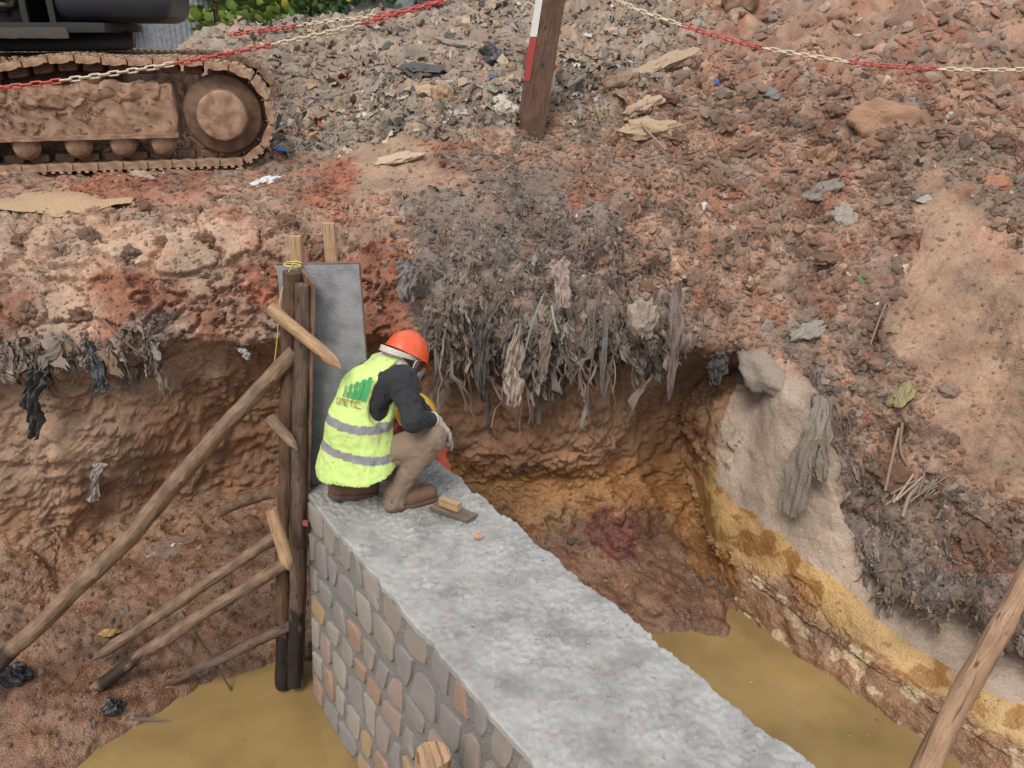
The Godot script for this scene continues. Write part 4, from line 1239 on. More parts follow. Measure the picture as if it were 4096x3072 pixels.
# surface nets; crease() moves the surface of cloth, vest_colour() paints it
func net_mesh(fd: Field, painted := false, wrinkled := 0.0) -> ArrayMesh:
	var V := PackedVector3Array()
	var I := PackedInt32Array()
	var C := PackedColorArray()
	var idx := PackedInt32Array()
	idx.resize(fd.f.size())
	idx.fill(-1)
	var sy := fd.nz
	var sx := fd.ny * fd.nz
	var corner := [0, 1, sy, sy + 1, sx, sx + 1, sx + sy, sx + sy + 1]
	var at := [Vector3(0, 0, 0), Vector3(0, 0, 1), Vector3(0, 1, 0), Vector3(0, 1, 1), Vector3(1, 0, 0), Vector3(1, 0, 1), Vector3(1, 1, 0), Vector3(1, 1, 1)]
	var edges := [[0, 1], [0, 2], [0, 4], [1, 3], [1, 5], [2, 3], [2, 6], [3, 7], [4, 5], [4, 6], [5, 7], [6, 7]]
	var f := fd.f
	for x in fd.nx - 1:
		for y in fd.ny - 1:
			for z in fd.nz - 1:
				var b := x * sx + y * sy + z
				if absf(f[b]) > fd.cell * 2.5:
					continue
				var mask := 0
				for k in 8:
					if f[b + corner[k]] < 0.0:
						mask |= 1 << k
				if mask == 0 or mask == 255:
					continue
				var sum := Vector3.ZERO
				var n := 0
				for e in edges:
					var a0: int = e[0]
					var a1: int = e[1]
					if ((mask >> a0) & 1) != ((mask >> a1) & 1):
						var fa := f[b + corner[a0]]
						var fb := f[b + corner[a1]]
						sum += (at[a0] as Vector3).lerp(at[a1], fa / (fa - fb))
						n += 1
				idx[b] = V.size()
				V.append(fd.o + (Vector3(x, y, z) + sum / n) * fd.cell)
	var steps := [sx, sy, 1]
	for x in range(1, fd.nx - 1):
		for y in range(1, fd.ny - 1):
			for z in range(1, fd.nz - 1):
				var b := x * sx + y * sy + z
				if idx[b] < 0 and absf(f[b]) > fd.cell * 2.0:
					continue
				var s0 := f[b] < 0.0
				for ax in 3:
					var nb: int = b + steps[ax]
					var s1 := f[nb] < 0.0
					if s0 == s1:
						continue
					var u: int = steps[(ax + 1) % 3]
					var v: int = steps[(ax + 2) % 3]
					var q0 := idx[b - u - v]
					var q1 := idx[b - v]
					var q2 := idx[b]
					var q3 := idx[b - u]
					if q0 < 0 or q1 < 0 or q2 < 0 or q3 < 0:
						continue
					if s0:
						I.append_array([q0, q2, q1, q0, q3, q2])
					else:
						I.append_array([q0, q1, q2, q0, q2, q3])
	if wrinkled > 0.0:
		var N0 := smooth_normals(V, I)
		for i in V.size():
			V[i] += N0[i] * crease(V[i]) * wrinkled
	if painted:
		for p in V:
			C.append(vest_colour(p))
	return arrays_mesh(V, smooth_normals(V, I), I, C)

# a hand at the wrist: palm and five bent fingers; dir = along the hand, back = out of the back of the hand, thumb = towards the thumb side
func hand_bones(wrist: Vector3, dir: Vector3, back: Vector3, thumb: Vector3, curl: float, grow := 0.0) -> Array:
	var out := []
	for k in 4:
		var s := (1.5 - k) / 1.5 * 0.031
		var root := wrist + dir * 0.085 + thumb * s
		out.append([wrist + dir * 0.015 + thumb * s * 0.55, root, 0.016 + grow, 0.0125 + grow])
		var lengths := [0.072, 0.080, 0.074, 0.058]
		var p := root
		var d := dir
		for j in 3:
			var l: float = lengths[k] * [0.45, 0.31, 0.24][j]
			d = (d - back * tan(curl * [0.55, 0.8, 0.6][j])).normalized()
			var q := p + d * l
			out.append([p, q, 0.0095 + grow - j * 0.0009, 0.009 + grow - j * 0.0012])
			p = q
	var tr := wrist + dir * 0.03 + thumb * 0.026
	var t1 := tr + (dir * 0.6 + thumb * 0.7 - back * 0.35).normalized() * 0.042
	var t2 := t1 + (dir * 0.85 + thumb * 0.15 - back * 0.5).normalized() * 0.032
	out.append([tr - thumb * 0.01, t1, 0.015 + grow, 0.011 + grow])
	out.append([t1, t2, 0.0105 + grow, 0.009 + grow])
	return out

func grow_bones(bones: Array, by: float) -> Array:
	var out := []
	for b in bones:
		out.append([b[0], b[1], b[2] + by, b[3] + by])
	return out

# a safety helmet: shell with brim, peak and ridges, in its own axes: y up, -z to the front
func helmet_mesh() -> ArrayMesh:
	var V := PackedVector3Array()
	var I := PackedInt32Array()
	var nu := 48
	var prof := [[0.0, 1.0], [0.28, 0.965], [0.5, 0.87], [0.68, 0.735], [0.82, 0.56], [0.92, 0.36], [0.975, 0.16], [1.0, 0.03], [1.0, 0.0], [1.10, -0.03], [1.11, -0.05], [0.98, -0.04], [0.95, 0.1]]
	for r in prof:
		for i in nu:
			var a := TAU * i / nu
			var x := sin(a)
			var z := -cos(a)
			var k: float = r[0]
			var y: float = r[1]
			var px := x * k * 0.115
			var pz := z * k * (0.143 if z < 0.0 else 0.138)
			if k > 1.05:
				var peak := maxf(-z, 0.0)
				pz -= pow(peak, 3.0) * 0.042
				y -= pow(peak, 3.0) * 0.14
				if z > -0.2:
					px = x * 0.115 * 1.05
					pz = z * 0.138 * 1.05
			var ridge := exp(-pow(px / 0.016, 2.0)) * 0.006 * clampf(r[1] * 1.4 - 0.2, 0.0, 1.0)
			var r2 := (exp(-pow((px - 0.05) / 0.01, 2.0)) + exp(-pow((px + 0.05) / 0.01, 2.0))) * 0.0035 * clampf(r[1] * 1.4 - 0.2, 0.0, 1.0)
			V.append(Vector3(px, y * 0.128 + ridge + r2, pz))
	for r in prof.size() - 1:
		for i in nu:
			var a := r * nu + i
			var b := r * nu + (i + 1) % nu
			I.append_array([a, b, a + nu, b, b + nu, a + nu])
	return arrays_mesh(V, smooth_normals(V, I), I)

# a band of given height round an ellipse, from angle to angle, in the helmet's axes
func band_mesh(rx: float, rz: float, h: float, a0: float, a1: float, thick: float, drop: float) -> ArrayMesh:
	var V := PackedVector3Array()
	var I := PackedInt32Array()
	var n := 32
	for i in n + 1:
		var a := lerpf(a0, a1, float(i) / n)
		var e := sin(PI * i / n)
		for c in [[0.0, -0.5], [0.0, 0.5], [thick, 0.5], [thick, -0.5]]:
			V.append(Vector3(sin(a) * (rx + c[0]), c[1] * h * (0.55 + 0.45 * e) - drop * e, -cos(a) * (rz + c[0])))
	for i in n:
		for c in 4:
			var p := i * 4 + c
			var q := i * 4 + (c + 1) % 4
			I.append_array([p, p + 4, q, q, p + 4, q + 4])
	return arrays_mesh(V, smooth_normals(V, I), I)

func cloth_mat(c: Color, rough := 0.9) -> StandardMaterial3D:
	var m := surf(c, rough, M.tex.cloth, 14.0, M.tex.soil_h, 0.06)
	m.rim_enabled = true
	m.rim = 0.15
	return m

func build_people() -> void:
	var skin := surf(lin(0.115, 0.058, 0.038), 0.55, M.tex.rag, 5.0)
	fold = noise(9.0, 501, FastNoiseLite.TYPE_SIMPLEX_SMOOTH, 3)
	# ------------------------------------------------ the worker in the vest, crouching on the wall
	var at := Vector3(-0.70, 0.0, -3.82)
	var w := thing("person", "person in orange helmet and lime reflective vest crouching on the concrete wall top", "person", at)
	var fw := Vector3(0.80, 0, -0.60)
	var rt := Vector3(0.60, 0, 0.80)
	var up := Vector3.UP
	var pelvis := Vector3(-0.805, 0.291, -3.840) - at
	var waist := Vector3(-0.803, 0.476, -3.850) - at
	var chest := Vector3(-0.741, 0.625, -3.900) - at
	var neck := Vector3(-0.628, 0.752, -3.970) - at
	var head := Vector3(-0.537, 0.783, -4.010) - at
	var sh_r := Vector3(-0.558, 0.723, -3.840) - at
	var sh_l := Vector3(-0.762, 0.673, -4.100) - at
	var el_r := Vector3(-0.491, 0.567, -3.700) - at
	var wr_r := Vector3(-0.402, 0.505, -3.840) - at
	var el_l := Vector3(-0.528, 0.435, -4.140) - at
	var wr_l := Vector3(-0.408, 0.351, -4.050) - at
	var hip_r := Vector3(-0.718, 0.283, -3.840) - at
	var hip_l := pelvis - rt * 0.085
	var kn_r := Vector3(-0.406, 0.421, -3.800) - at
	var kn_l := Vector3(-0.513, 0.195, -4.020) - at
	var an_r := Vector3(-0.616, 0.087, -3.800) - at
	var an_l := Vector3(-0.892, 0.074, -3.900) - at
	# body: one continuous skin under the clothes
	var trunk := [[pelvis, waist, 0.105, 0.10], [waist, chest, 0.10, 0.115], [chest, neck, 0.105, 0.055], [hip_r, hip_l, 0.09, 0.09], [sh_r, chest + (neck - chest) * 0.45, 0.055, 0.09], [sh_l, chest + (neck - chest) * 0.45, 0.055, 0.09], [neck, head - fw * 0.02, 0.05, 0.055]]
	var limbs := [[sh_r, el_r, 0.046, 0.037], [el_r, wr_r, 0.036, 0.025], [sh_l, el_l, 0.046, 0.037], [el_l, wr_l, 0.036, 0.025], [hip_r, kn_r, 0.078, 0.052], [kn_r, an_r, 0.052, 0.035], [hip_l, kn_l, 0.078, 0.052], [kn_l, an_l, 0.052, 0.035]]
	var hturn := Vector3(0.66, 0, -0.75)
	var hup := (up * 0.80 + hturn * 0.60).normalized()
	var hf := (hturn * 0.80 - up * 0.60).normalized()
	var skull := [[head + hup * 0.035, head + hup * 0.03 - hf * 0.02, 0.088, 0.09], [head + hf * 0.045 - hup * 0.045, head + hf * 0.05 - hup * 0.075, 0.055, 0.042], [head + hf * 0.085 + hup * 0.005, head + hf * 0.108 - hup * 0.025, 0.012, 0.016], [head + rt * 0.083 - hup * 0.005, head + rt * 0.088 - hup * 0.035, 0.017, 0.011], [head - rt * 0.083 - hup * 0.005, head - rt * 0.088 - hup * 0.035, 0.017, 0.011], [head + hf * 0.082 - hup * 0.06 + rt * 0.015, head + hf * 0.082 - hup * 0.06 - rt * 0.015, 0.014, 0.014], [neck, head - hf * 0.03 - hup * 0.03, 0.052, 0.058]]
	var st := SurfaceTool.new()
	st.append_from(net_mesh(bones_field(trunk + limbs, 0.013, 0.03)), 0, Transform3D())
	st.append_from(net_mesh(bones_field(skull, 0.006, 0.018, [[head + hf * 0.094 + hup * 0.012 + rt * 0.033, head + hf * 0.1 + hup * 0.012 + rt * 0.034, 0.012, 0.012], [head + hf * 0.094 + hup * 0.012 - rt * 0.033, head + hf * 0.1 + hup * 0.012 - rt * 0.034, 0.012, 0.012]])), 0, Transform3D())
	var hdir := (fw * 0.55 - up * 0.70 + rt * 0.12).normalized()
	var hback := (fw * 0.70 + up * 0.55).normalized()
	var hthumb := hdir.cross(hback).normalized()
	if hthumb.dot(rt) > 0.0:
		hthumb = -hthumb
	var hand_r := hand_bones(wr_r, hdir, hback, hthumb, 0.45)
	var hand_l := hand_bones(wr_l, (fw * 0.6 - up * 0.8).normalized(), (fw * 0.8 + up * 0.6).normalized(), rt, 0.45)
	st.append_from(net_mesh(bones_field(hand_r, 0.0045, 0.006)), 0, Transform3D())
	st.append_from(net_mesh(bones_field(hand_l, 0.0045, 0.006)), 0, Transform3D())
	part("body", st.commit(), skin, w)
	# clothes
	var dark := cloth_mat(lin(0.022, 0.023, 0.028))
	var cuff_r: Vector3 = el_r.lerp(wr_r, 0.82)
	var sweater := [[waist + (pelvis - waist) * 0.3, chest, 0.118, 0.132], [chest, neck - (neck - chest) * 0.25, 0.125, 0.085], [sh_r, chest + (neck - chest) * 0.45, 0.074, 0.10], [sh_l, chest + (neck - chest) * 0.45, 0.074, 0.10], [sh_r, el_r, 0.070, 0.058], [el_r, cuff_r, 0.058, 0.040], [sh_l, el_l, 0.066, 0.056], [el_l, el_l.lerp(wr_l, 0.8), 0.054, 0.042]]
	part("sweater", net_mesh(bones_field(sweater, 0.009, 0.035), false, 1.0), dark, w)
	var cuffs := part("cuff", band_mesh(0.036, 0.036, 0.016, 0.0, TAU, 0.006, 0.0), cloth_mat(lin(0.55, 0.52, 0.47)), w)
	var cd := (wr_r - el_r).normalized()
	var cx := cd.cross(up).normalized()
	cuffs.transform = Transform3D(Basis(cx, cd, cx.cross(cd)), cuff_r + cd * 0.012)
	var trousers := [[pelvis + up * 0.04, pelvis - up * 0.02, 0.105, 0.11], [hip_r, hip_l, 0.10, 0.11], [hip_r, kn_r, 0.088, 0.070], [kn_r, an_r + up * 0.02, 0.068, 0.058], [an_r + up * 0.02, an_r - up * 0.045 - fw * 0.012, 0.062, 0.066], [hip_l, kn_l, 0.108, 0.078], [kn_l, an_l + up * 0.03, 0.076, 0.06]]
	part("trousers", net_mesh(bones_field(trousers, 0.008, 0.018), false, 0.75), cloth_mat(lin(0.245, 0.175, 0.125)), w)
	# vest: wider than the sweater, long at the back, cut away round the arms
	var lime := StandardMaterial3D.new()
	lime.vertex_color_use_as_albedo = true
	lime.roughness = 0.75
	lime.cull_mode = BaseMaterial3D.CULL_DISABLED
	var ax := (chest - pelvis).normalized()
	var hem := pelvis - up * 0.075
	var vb := [[chest, neck - (neck - chest) * 0.30, 0.140, 0.098], [waist, chest, 0.150, 0.146], [hem + rt * 0.07 + fw * 0.015, waist + rt * 0.03 + fw * 0.03, 0.158, 0.135], [hem - rt * 0.045 - fw * 0.055, waist - rt * 0.02, 0.165, 0.138], [sh_r.lerp(neck, 0.55), neck - (head - neck) * 0.25, 0.082, 0.058], [sh_l.lerp(neck, 0.55), neck - (head - neck) * 0.25, 0.082, 0.058]]
	var hole := [[Vector3(-0.556, 0.758, -3.800) - at, Vector3(-0.602, 0.682, -3.770) - at, 0.075, 0.095], [Vector3(-0.602, 0.682, -3.770) - at, Vector3(-0.623, 0.595, -3.750) - at, 0.095, 0.098], [Vector3(-0.565, 0.765, -3.800) - at, Vector3(-0.471, 0.771, -3.860) - at, 0.08, 0.12], [Vector3(-0.592, 0.659, -3.720) - at, Vector3(-0.503, 0.648, -3.780) - at, 0.10, 0.10], [sh_l - rt * 0.06, waist.lerp(chest, 0.4) - rt * 0.22, 0.085, 0.085]]
	var vf := bones_field(vb, 0.0075, 0.05, hole, [[Vector3(-0.780, 0.224, -3.690) - at, (up * 0.95 - fw * 0.22 + rt * 0.05).normalized()]])
	band_n = (ax * 0.8 + up * 0.6 + rt * 0.10).normalized()
	lo_band = (Vector3(-0.790, 0.358, -3.700) - at).dot(band_n)
	hi_band = (Vector3(-0.771, 0.511, -3.720) - at).dot(band_n)
	dirt = noise(38.0, 511, FastNoiseLite.TYPE_SIMPLEX_SMOOTH, 2)
	var vest := part("vest", net_mesh(vf, true, 0.45), lime, w)
	# print on the back of the vest: a green emblem of five slanting bars, brown lettering under it
	var back_o := Vector3(-0.866, 0.706, -3.660) - at
	var bx := Vector3(0.90, -0.04, 0.38)
	var bn := Vector3(-0.36, 0.36, 0.86).normalized()
	bx = (bx - bn * bx.dot(bn)).normalized()
	var by := bn.cross(bx).normalized()
	if by.y < 0.0:
		by = -by
	var emblem := SurfaceTool.new()
	emblem.begin(Mesh.PRIMITIVE_TRIANGLES)
	for k in 5:
		var x0: float = -0.030 + k * 0.0255
		var wd: float = 0.009 + k * 0.0038
		var hh: float = 0.058 + k * 0.016
		for poly in [[Vector2(x0, 0), Vector2(x0 + wd, 0), Vector2(x0 + wd + 0.010, hh * 0.5), Vector2(x0 + 0.010, hh * 0.5)], [Vector2(x0 + 0.010, hh * 0.5), Vector2(x0 + wd + 0.010, hh * 0.5), Vector2(x0 + wd + 0.004, hh * 0.75), Vector2(x0 + 0.004, hh * 0.75)], [Vector2(x0 + 0.004, hh * 0.75), Vector2(x0 + wd + 0.004, hh * 0.75), Vector2(x0 + wd + 0.010, hh), Vector2(x0 + 0.012, hh)]]:
			print_quad(emblem, poly, back_o, bx, by, bn, vf)
	emblem.generate_normals()
	part("emblem", emblem.commit(), flat_mat(lin(0.03, 0.26, 0.09), 0.8), vest)
	var words := SurfaceTool.new()
	words.begin(Mesh.PRIMITIVE_TRIANGLES)
	# strokes on a 4 x 6 grid: letters L I N E T C in an angular hand
	var glyphs := [[[0, 6, 0, 0], [0, 0, 2, 0]], [[0, 0, 0, 6]], [[0, 0, 0, 6], [0, 6, 4, 6], [4, 6, 4, 0]], [[4, 6, 0, 6], [0, 6, 0, 0], [0, 0, 4, 0], [0, 3, 3, 3]], [[0, 6, 5, 6], [2.5, 6, 2.5, 0]], [[5, 6, 0, 6], [0, 6, 0, 0], [0, 0, 6, 0]]]
	var pen := -0.062
	for gl in glyphs:
		var wide := 0.0
		for s in gl:
			var p0 := Vector2(pen + s[0] * 0.0048, -0.040 + s[1] * 0.0048)
			var p1 := Vector2(pen + s[2] * 0.0048, -0.040 + s[3] * 0.0048)
			var dd := (p1 - p0).normalized() * 0.0022
			var nn := Vector2(-dd.y, dd.x)
			print_quad(words, [p0 - dd - nn, p1 + dd - nn, p1 + dd + nn, p0 - dd + nn], back_o, bx, by, bn, vf)
			wide = maxf(wide, maxf(s[0], s[2]))
		pen += wide * 0.0048 + 0.0085
	words.generate_normals()
	part("lettering", words.commit(), flat_mat(lin(0.22, 0.06, 0.03), 0.8), vest)
	# collar
	part("collar", net_mesh(bones_field([[neck + (head - neck) * 0.05 - rt * 0.03, neck + (head - neck) * 0.12 + rt * 0.03, 0.074, 0.074], [neck - fw * 0.03, neck + (head - neck) * 0.22 - fw * 0.02, 0.074, 0.066]], 0.009, 0.02)), cloth_mat(lin(0.62, 0.58, 0.52)), w)
	# boots
	var boot_m := surf(lin(0.20, 0.105, 0.062), 0.75, M.tex.rag, 6.0, M.tex.soil_h, 0.3)
	var sole_m := surf(lin(0.13, 0.075, 0.05), 0.9, M.tex.rag, 6.0)
	for k in 2:
		var heel: Vector3 = (Vector3(-0.628, 0.055, -3.785) if k == 0 else Vector3(-0.938, 0.085, -3.86)) - at
		var toe: Vector3 = (Vector3(-0.45, 0.045, -3.885) if k == 0 else Vector3(-0.775, 0.045, -3.945)) - at
		var an: Vector3 = an_r if k == 0 else an_l
		var d := (toe - heel).normalized()
		var sd := d.cross(up).normalized()
		var bb := [[heel, heel.lerp(toe, 0.45), 0.046, 0.046], [heel.lerp(toe, 0.45) + sd * 0.008, toe + sd * 0.006, 0.047, 0.040], [heel.lerp(toe, 0.45) - sd * 0.008, toe - sd * 0.006, 0.047, 0.040], [heel + up * 0.01, an + up * 0.02, 0.048, 0.052], [heel.lerp(toe, 0.5) + up * 0.012, an + d * 0.02, 0.042, 0.046]]
		var boot := part("boot", net_mesh(bones_field(bb, 0.006, 0.02)), boot_m, w)
		var tilt := (up - d * d.y).normalized()
		var drop := tilt * 0.034
		part("sole", net_mesh(bones_field([[heel - drop, heel.lerp(toe, 0.45) - drop, 0.052, 0.050], [heel.lerp(toe, 0.45) - drop + sd * 0.006, toe - drop + sd * 0.004, 0.052, 0.047]], 0.006, 0.012, [], [[heel - tilt * 0.022, -tilt], [heel - tilt * 0.052, tilt]])), sole_m, boot)
		part("toe_cap", net_mesh(bones_field([[heel.lerp(toe, 0.82) + tilt * 0.004, toe + tilt * 0.002, 0.048, 0.044]], 0.006, 0.01)), boot_m, boot)
	# glove, helmet and straps
	part("glove", net_mesh(bones_field(grow_bones(hand_r, 0.0035) + [[wr_r - hdir * 0.012, wr_r + hdir * 0.02, 0.032, 0.034]], 0.0045, 0.007)), cloth_mat(lin(0.42, 0.34, 0.29)), w)
	part("glove", net_mesh(bones_field(grow_bones(hand_l, 0.0035) + [[wr_l - fw * 0.01, wr_l + fw * 0.02, 0.032, 0.034]], 0.0045, 0.007)), cloth_mat(lin(0.42, 0.34, 0.29)), w)
	var orange := StandardMaterial3D.new()
	orange.albedo_color = lin(0.66, 0.095, 0.03)
	orange.roughness = 0.38
	orange.cull_mode = BaseMaterial3D.CULL_DISABLED
	orange.albedo_texture = ntex(0.01, 515, 4, [[0.0, grey(0.82)], [0.5, grey(0.97)], [1.0, grey(1)]], 256)
	orange.uv1_triplanar = true
	orange.uv1_scale = Vector3.ONE * 5.0
	M.helmet = orange
	var hb := Basis(hf.cross(hup), hup, -hf)
	var hel := part("helmet", helmet_mesh(), orange, w)
	hel.transform = Transform3D(hb.scaled_local(Vector3.ONE * 0.93), Vector3(-0.554, 0.797, -4.000) - at + hup * 0.012)
	var white := surf(lin(0.66, 0.60, 0.52), 0.7, M.tex.rag, 6.0)
	var hband := part("headband", band_mesh(0.098, 0.128, 0.034, PI * 0.42, PI * 1.58, 0.004, 0.006), white, hel)
	hband.transform = Transform3D(Basis(Vector3.RIGHT, 0.10), Vector3(0, -0.016, 0.042))
	var ear := head + rt * 0.092 - hup * 0.02
	part("mask_strap", tube_mesh([ear + hup * 0.035 + hf * 0.02, ear + hup * 0.03 - hf * 0.012, ear - hf * 0.022, ear - hup * 0.03 - hf * 0.012, ear - hup * 0.05 + hf * 0.02, ear - hup * 0.06 + hf * 0.045], 0.0022, 5), flat_mat(lin(0.7, 0.68, 0.66), 0.8), w)
	part("face_mask", net_mesh(bones_field([[head + hf * 0.075 - hup * 0.04, head + hf * 0.07 - hup * 0.075, 0.036, 0.030], [head + hf * 0.06 - hup * 0.055 + rt * 0.012, head + hf * 0.06 - hup * 0.055 - rt * 0.012, 0.040, 0.040]], 0.006, 0.02)), cloth_mat(lin(0.32, 0.45, 0.60)), w)
	# ------------------------------------------------ the second worker, bending behind the end of the wall
	var at2 := Vector3(-0.50, -0.95, -4.62)
	var v := thing("person", "person in yellow helmet and orange trousers bending low behind the end of the wall", "person", at2)
	var h2 := Vector3(-0.562, 0.258, -4.360) - at2
	var hip2 := Vector3(-0.586, -0.028, -4.620) - at2
	var ch2 := Vector3(-0.670, 0.148, -4.460) - at2
	var f2 := Vector3(0.45, -0.35, 0.82).normalized()
	var r2 := f2.cross(up).normalized()
	var kn2 := Vector3(-0.412, -0.445, -4.500) - at2
	var kn3 := Vector3(-0.754, -0.445, -4.500) - at2
	var an2 := Vector3(0.10, 0.09, 0.06)
	var an3 := Vector3(-0.20, 0.09, 0.06)
	var legs := [[hip2 + Vector3(0.03, 0, 0), kn2, 0.085, 0.068], [kn2, an2, 0.058, 0.042], [hip2 - Vector3(0.06, 0, 0), kn3, 0.085, 0.060], [kn3, an3, 0.058, 0.042]]
	var tr2 := [[hip2, ch2, 0.11, 0.12], [ch2 - r2 * 0.12, ch2 + r2 * 0.12, 0.06, 0.06], [ch2, h2 - up * 0.06, 0.07, 0.05]]
	var wra := h2 + Vector3(-0.05, -0.48, 0.02) + r2 * 0.08
	var wrb := h2 + Vector3(-0.05, -0.48, 0.02) - r2 * 0.08
	var arms := [[ch2 + r2 * 0.14, h2 + Vector3(-0.08, -0.22, 0.0) + r2 * 0.12, 0.048, 0.038], [h2 + Vector3(-0.08, -0.22, 0.0) + r2 * 0.12, wra, 0.037, 0.026], [ch2 - r2 * 0.14, h2 + Vector3(-0.08, -0.22, 0.0) - r2 * 0.12, 0.048, 0.038], [h2 + Vector3(-0.08, -0.22, 0.0) - r2 * 0.12, wrb, 0.037, 0.026]]
	var face2 := [[h2 + up * 0.02, h2 - f2 * 0.02, 0.088, 0.09], [h2 + f2 * 0.05 - up * 0.05, h2 + f2 * 0.05 - up * 0.085, 0.055, 0.042], [h2 + f2 * 0.09, h2 + f2 * 0.11 - up * 0.03, 0.012, 0.016], [h2 + r2 * 0.085, h2 + r2 * 0.088 - up * 0.03, 0.017, 0.012], [h2 - r2 * 0.085, h2 - r2 * 0.088 - up * 0.03, 0.017, 0.012]]
	st = SurfaceTool.new()
	st.append_from(net_mesh(bones_field(legs + tr2 + arms, 0.014, 0.03)), 0, Transform3D())
	st.append_from(net_mesh(bones_field(face2, 0.007, 0.018)), 0, Transform3D())
	st.append_from(net_mesh(bones_field(hand_bones(wra, Vector3(-0.1, -0.95, 0.25).normalized(), Vector3(0, 0.25, 0.95).normalized(), -r2, 0.4), 0.0055, 0.006)), 0, Transform3D())
	st.append_from(net_mesh(bones_field(hand_bones(wrb, Vector3(-0.1, -0.95, 0.25).normalized(), Vector3(0, 0.25, 0.95).normalized(), r2, 0.4), 0.0055, 0.006)), 0, Transform3D())
	part("body", st.commit(), skin, v)
	part("jacket", net_mesh(bones_field(grow_bones(tr2, 0.025) + grow_bones([arms[0], arms[2]], 0.02) + grow_bones([[arms[1][0], arms[1][1].lerp(arms[1][0], 0.25), 0.037, 0.03], [arms[3][0], arms[3][1].lerp(arms[3][0], 0.25), 0.037, 0.03]], 0.016), 0.011, 0.03), false, 1.0), cloth_mat(lin(0.62, 0.13, 0.06)), v)
	part("trousers", net_mesh(bones_field(grow_bones(legs, 0.024) + [[hip2 - r2 * 0.08, hip2 + r2 * 0.08, 0.125, 0.125]], 0.011, 0.03), false, 1.0), cloth_mat(lin(0.62, 0.13, 0.06)), v)
	for s in [-1.0, 1.0]:
		var a2: Vector3 = (an2 if s > 0.0 else an3) - up * 0.04
		part("boot", net_mesh(bones_field([[a2 - f2 * Vector3(1, 0, 1) * 0.05, a2 + f2 * Vector3(1, 0, 1) * 0.16, 0.048, 0.042], [a2, a2 + up * 0.14, 0.052, 0.055]], 0.008, 0.02)), boot_m, v)
	var yel := StandardMaterial3D.new()
	yel.albedo_color = lin(0.72, 0.42, 0.03)
	yel.roughness = 0.35
	yel.cull_mode = BaseMaterial3D.CULL_DISABLED
	var u2 := (up + f2 * 0.25).normalized()
	var ff := (f2 - u2 * f2.dot(u2)).normalized()
	var hl2 := part("helmet", helmet_mesh(), yel, v)
	hl2.transform = Transform3D(Basis(ff.cross(u2), u2, -ff), h2 + u2 * 0.03)

# lays a flat print on the vest: each small square is moved in along the print's normal until it meets the cloth
func print_quad(st: SurfaceTool, q: Array, o: Vector3, bx: Vector3, by: Vector3, bn: Vector3, vf: Field) -> void:
	var n := 4
	var P := []
	for i in n + 1:
		for j in n + 1:
			var a: Vector2 = (q[0] as Vector2).lerp(q[1], float(i) / n)
			var b: Vector2 = (q[3] as Vector2).lerp(q[2], float(i) / n)
			var c := a.lerp(b, float(j) / n)
			var p := o + bx * c.x + by * c.y + bn * 0.12
			for k in 90:
				if vf.at(p) < 0.017:
					break
				p -= bn * 0.003
			P.append(p)
	for i in n:
		for j in n:
			var k := i * (n + 1) + j
			quad(st, P[k], P[k + 1], P[k + n + 2], P[k + n + 1])

# ---------------------------------------------------------------- the excavator

# a box cut into a grid, its faces roughened; centre c, size s
func rough_box(c: Vector3, s: Vector3, cell: float, amp: float, freq: float, sd: int, round_by := 0.0) -> ArrayMesh:
	var n := noise(freq, sd, FastNoiseLite.TYPE_SIMPLEX_SMOOTH, 4)
	var V := PackedVector3Array()
	var I := PackedInt32Array()
	for ax in 3:
		for sg in [-1.0, 1.0]:
			var u := Vector3.ZERO
			var v := Vector3.ZERO
			var w := Vector3.ZERO
			u[(ax + 1) % 3] = 1.0
			v[(ax + 2) % 3] = 1.0
			w[ax] = sg
			var nu := clampi(int(s[(ax + 1) % 3] / cell), 2, 160)
			var nv := clampi(int(s[(ax + 2) % 3] / cell), 2, 160)
			var first := V.size()
			for i in nu + 1:
				for j in nv + 1:
					var p := (u * (float(i) / nu - 0.5) + v * (float(j) / nv - 0.5) + w * 0.5) * s
					if round_by > 0.0:
						var inner := (s * 0.5 - Vector3.ONE * round_by).max(Vector3.ZERO)
						var q := p.clamp(-inner, inner)
						p = q + (p - q).normalized() * round_by
					V.append(c + p)
			for i in nu:
				for j in nv:
					var a := first + i * (nv + 1) + j
					if sg > 0.0:
						I.append_array([a, a + 1, a + nv + 1, a + 1, a + nv + 2, a + nv + 1])
					else:
						I.append_array([a, a + nv + 1, a + 1, a + 1, a + nv + 1, a + nv + 2])
	for i in V.size():
		var p := V[i]
		V[i] += Vector3(n.get_noise_3dv(p), n.get_noise_3dv(p + Vector3(5, 0, 0)), n.get_noise_3dv(p + Vector3(0, 7, 0))) * amp
	return arrays_mesh(V, smooth_normals(V, I), I)

# turned shape round the local z axis: profile of [radius, z]
func turned(prof: Array, sides := 40, amp := 0.0, sd := 1) -> ArrayMesh:
	var n := noise(9.0, sd, FastNoiseLite.TYPE_SIMPLEX_SMOOTH, 3)
	var V := PackedVector3Array()
	var I := PackedInt32Array()
	for r in prof:
		for i in sides:
			var a := TAU * i / sides
			var p := Vector3(cos(a) * r[0], sin(a) * r[0], r[1])
			V.append(p + Vector3(n.get_noise_3dv(p), n.get_noise_3dv(p + Vector3(3, 0, 0)), n.get_noise_3dv(p + Vector3(0, 3, 0))) * amp)
	for r in prof.size() - 1:
		for i in sides:
			var a := r * sides + i
			var b := r * sides + (i + 1) % sides
			I.append_array([a, b, a + sides, b, b + sides, a + sides])
	return arrays_mesh(V, smooth_normals(V, I), I)

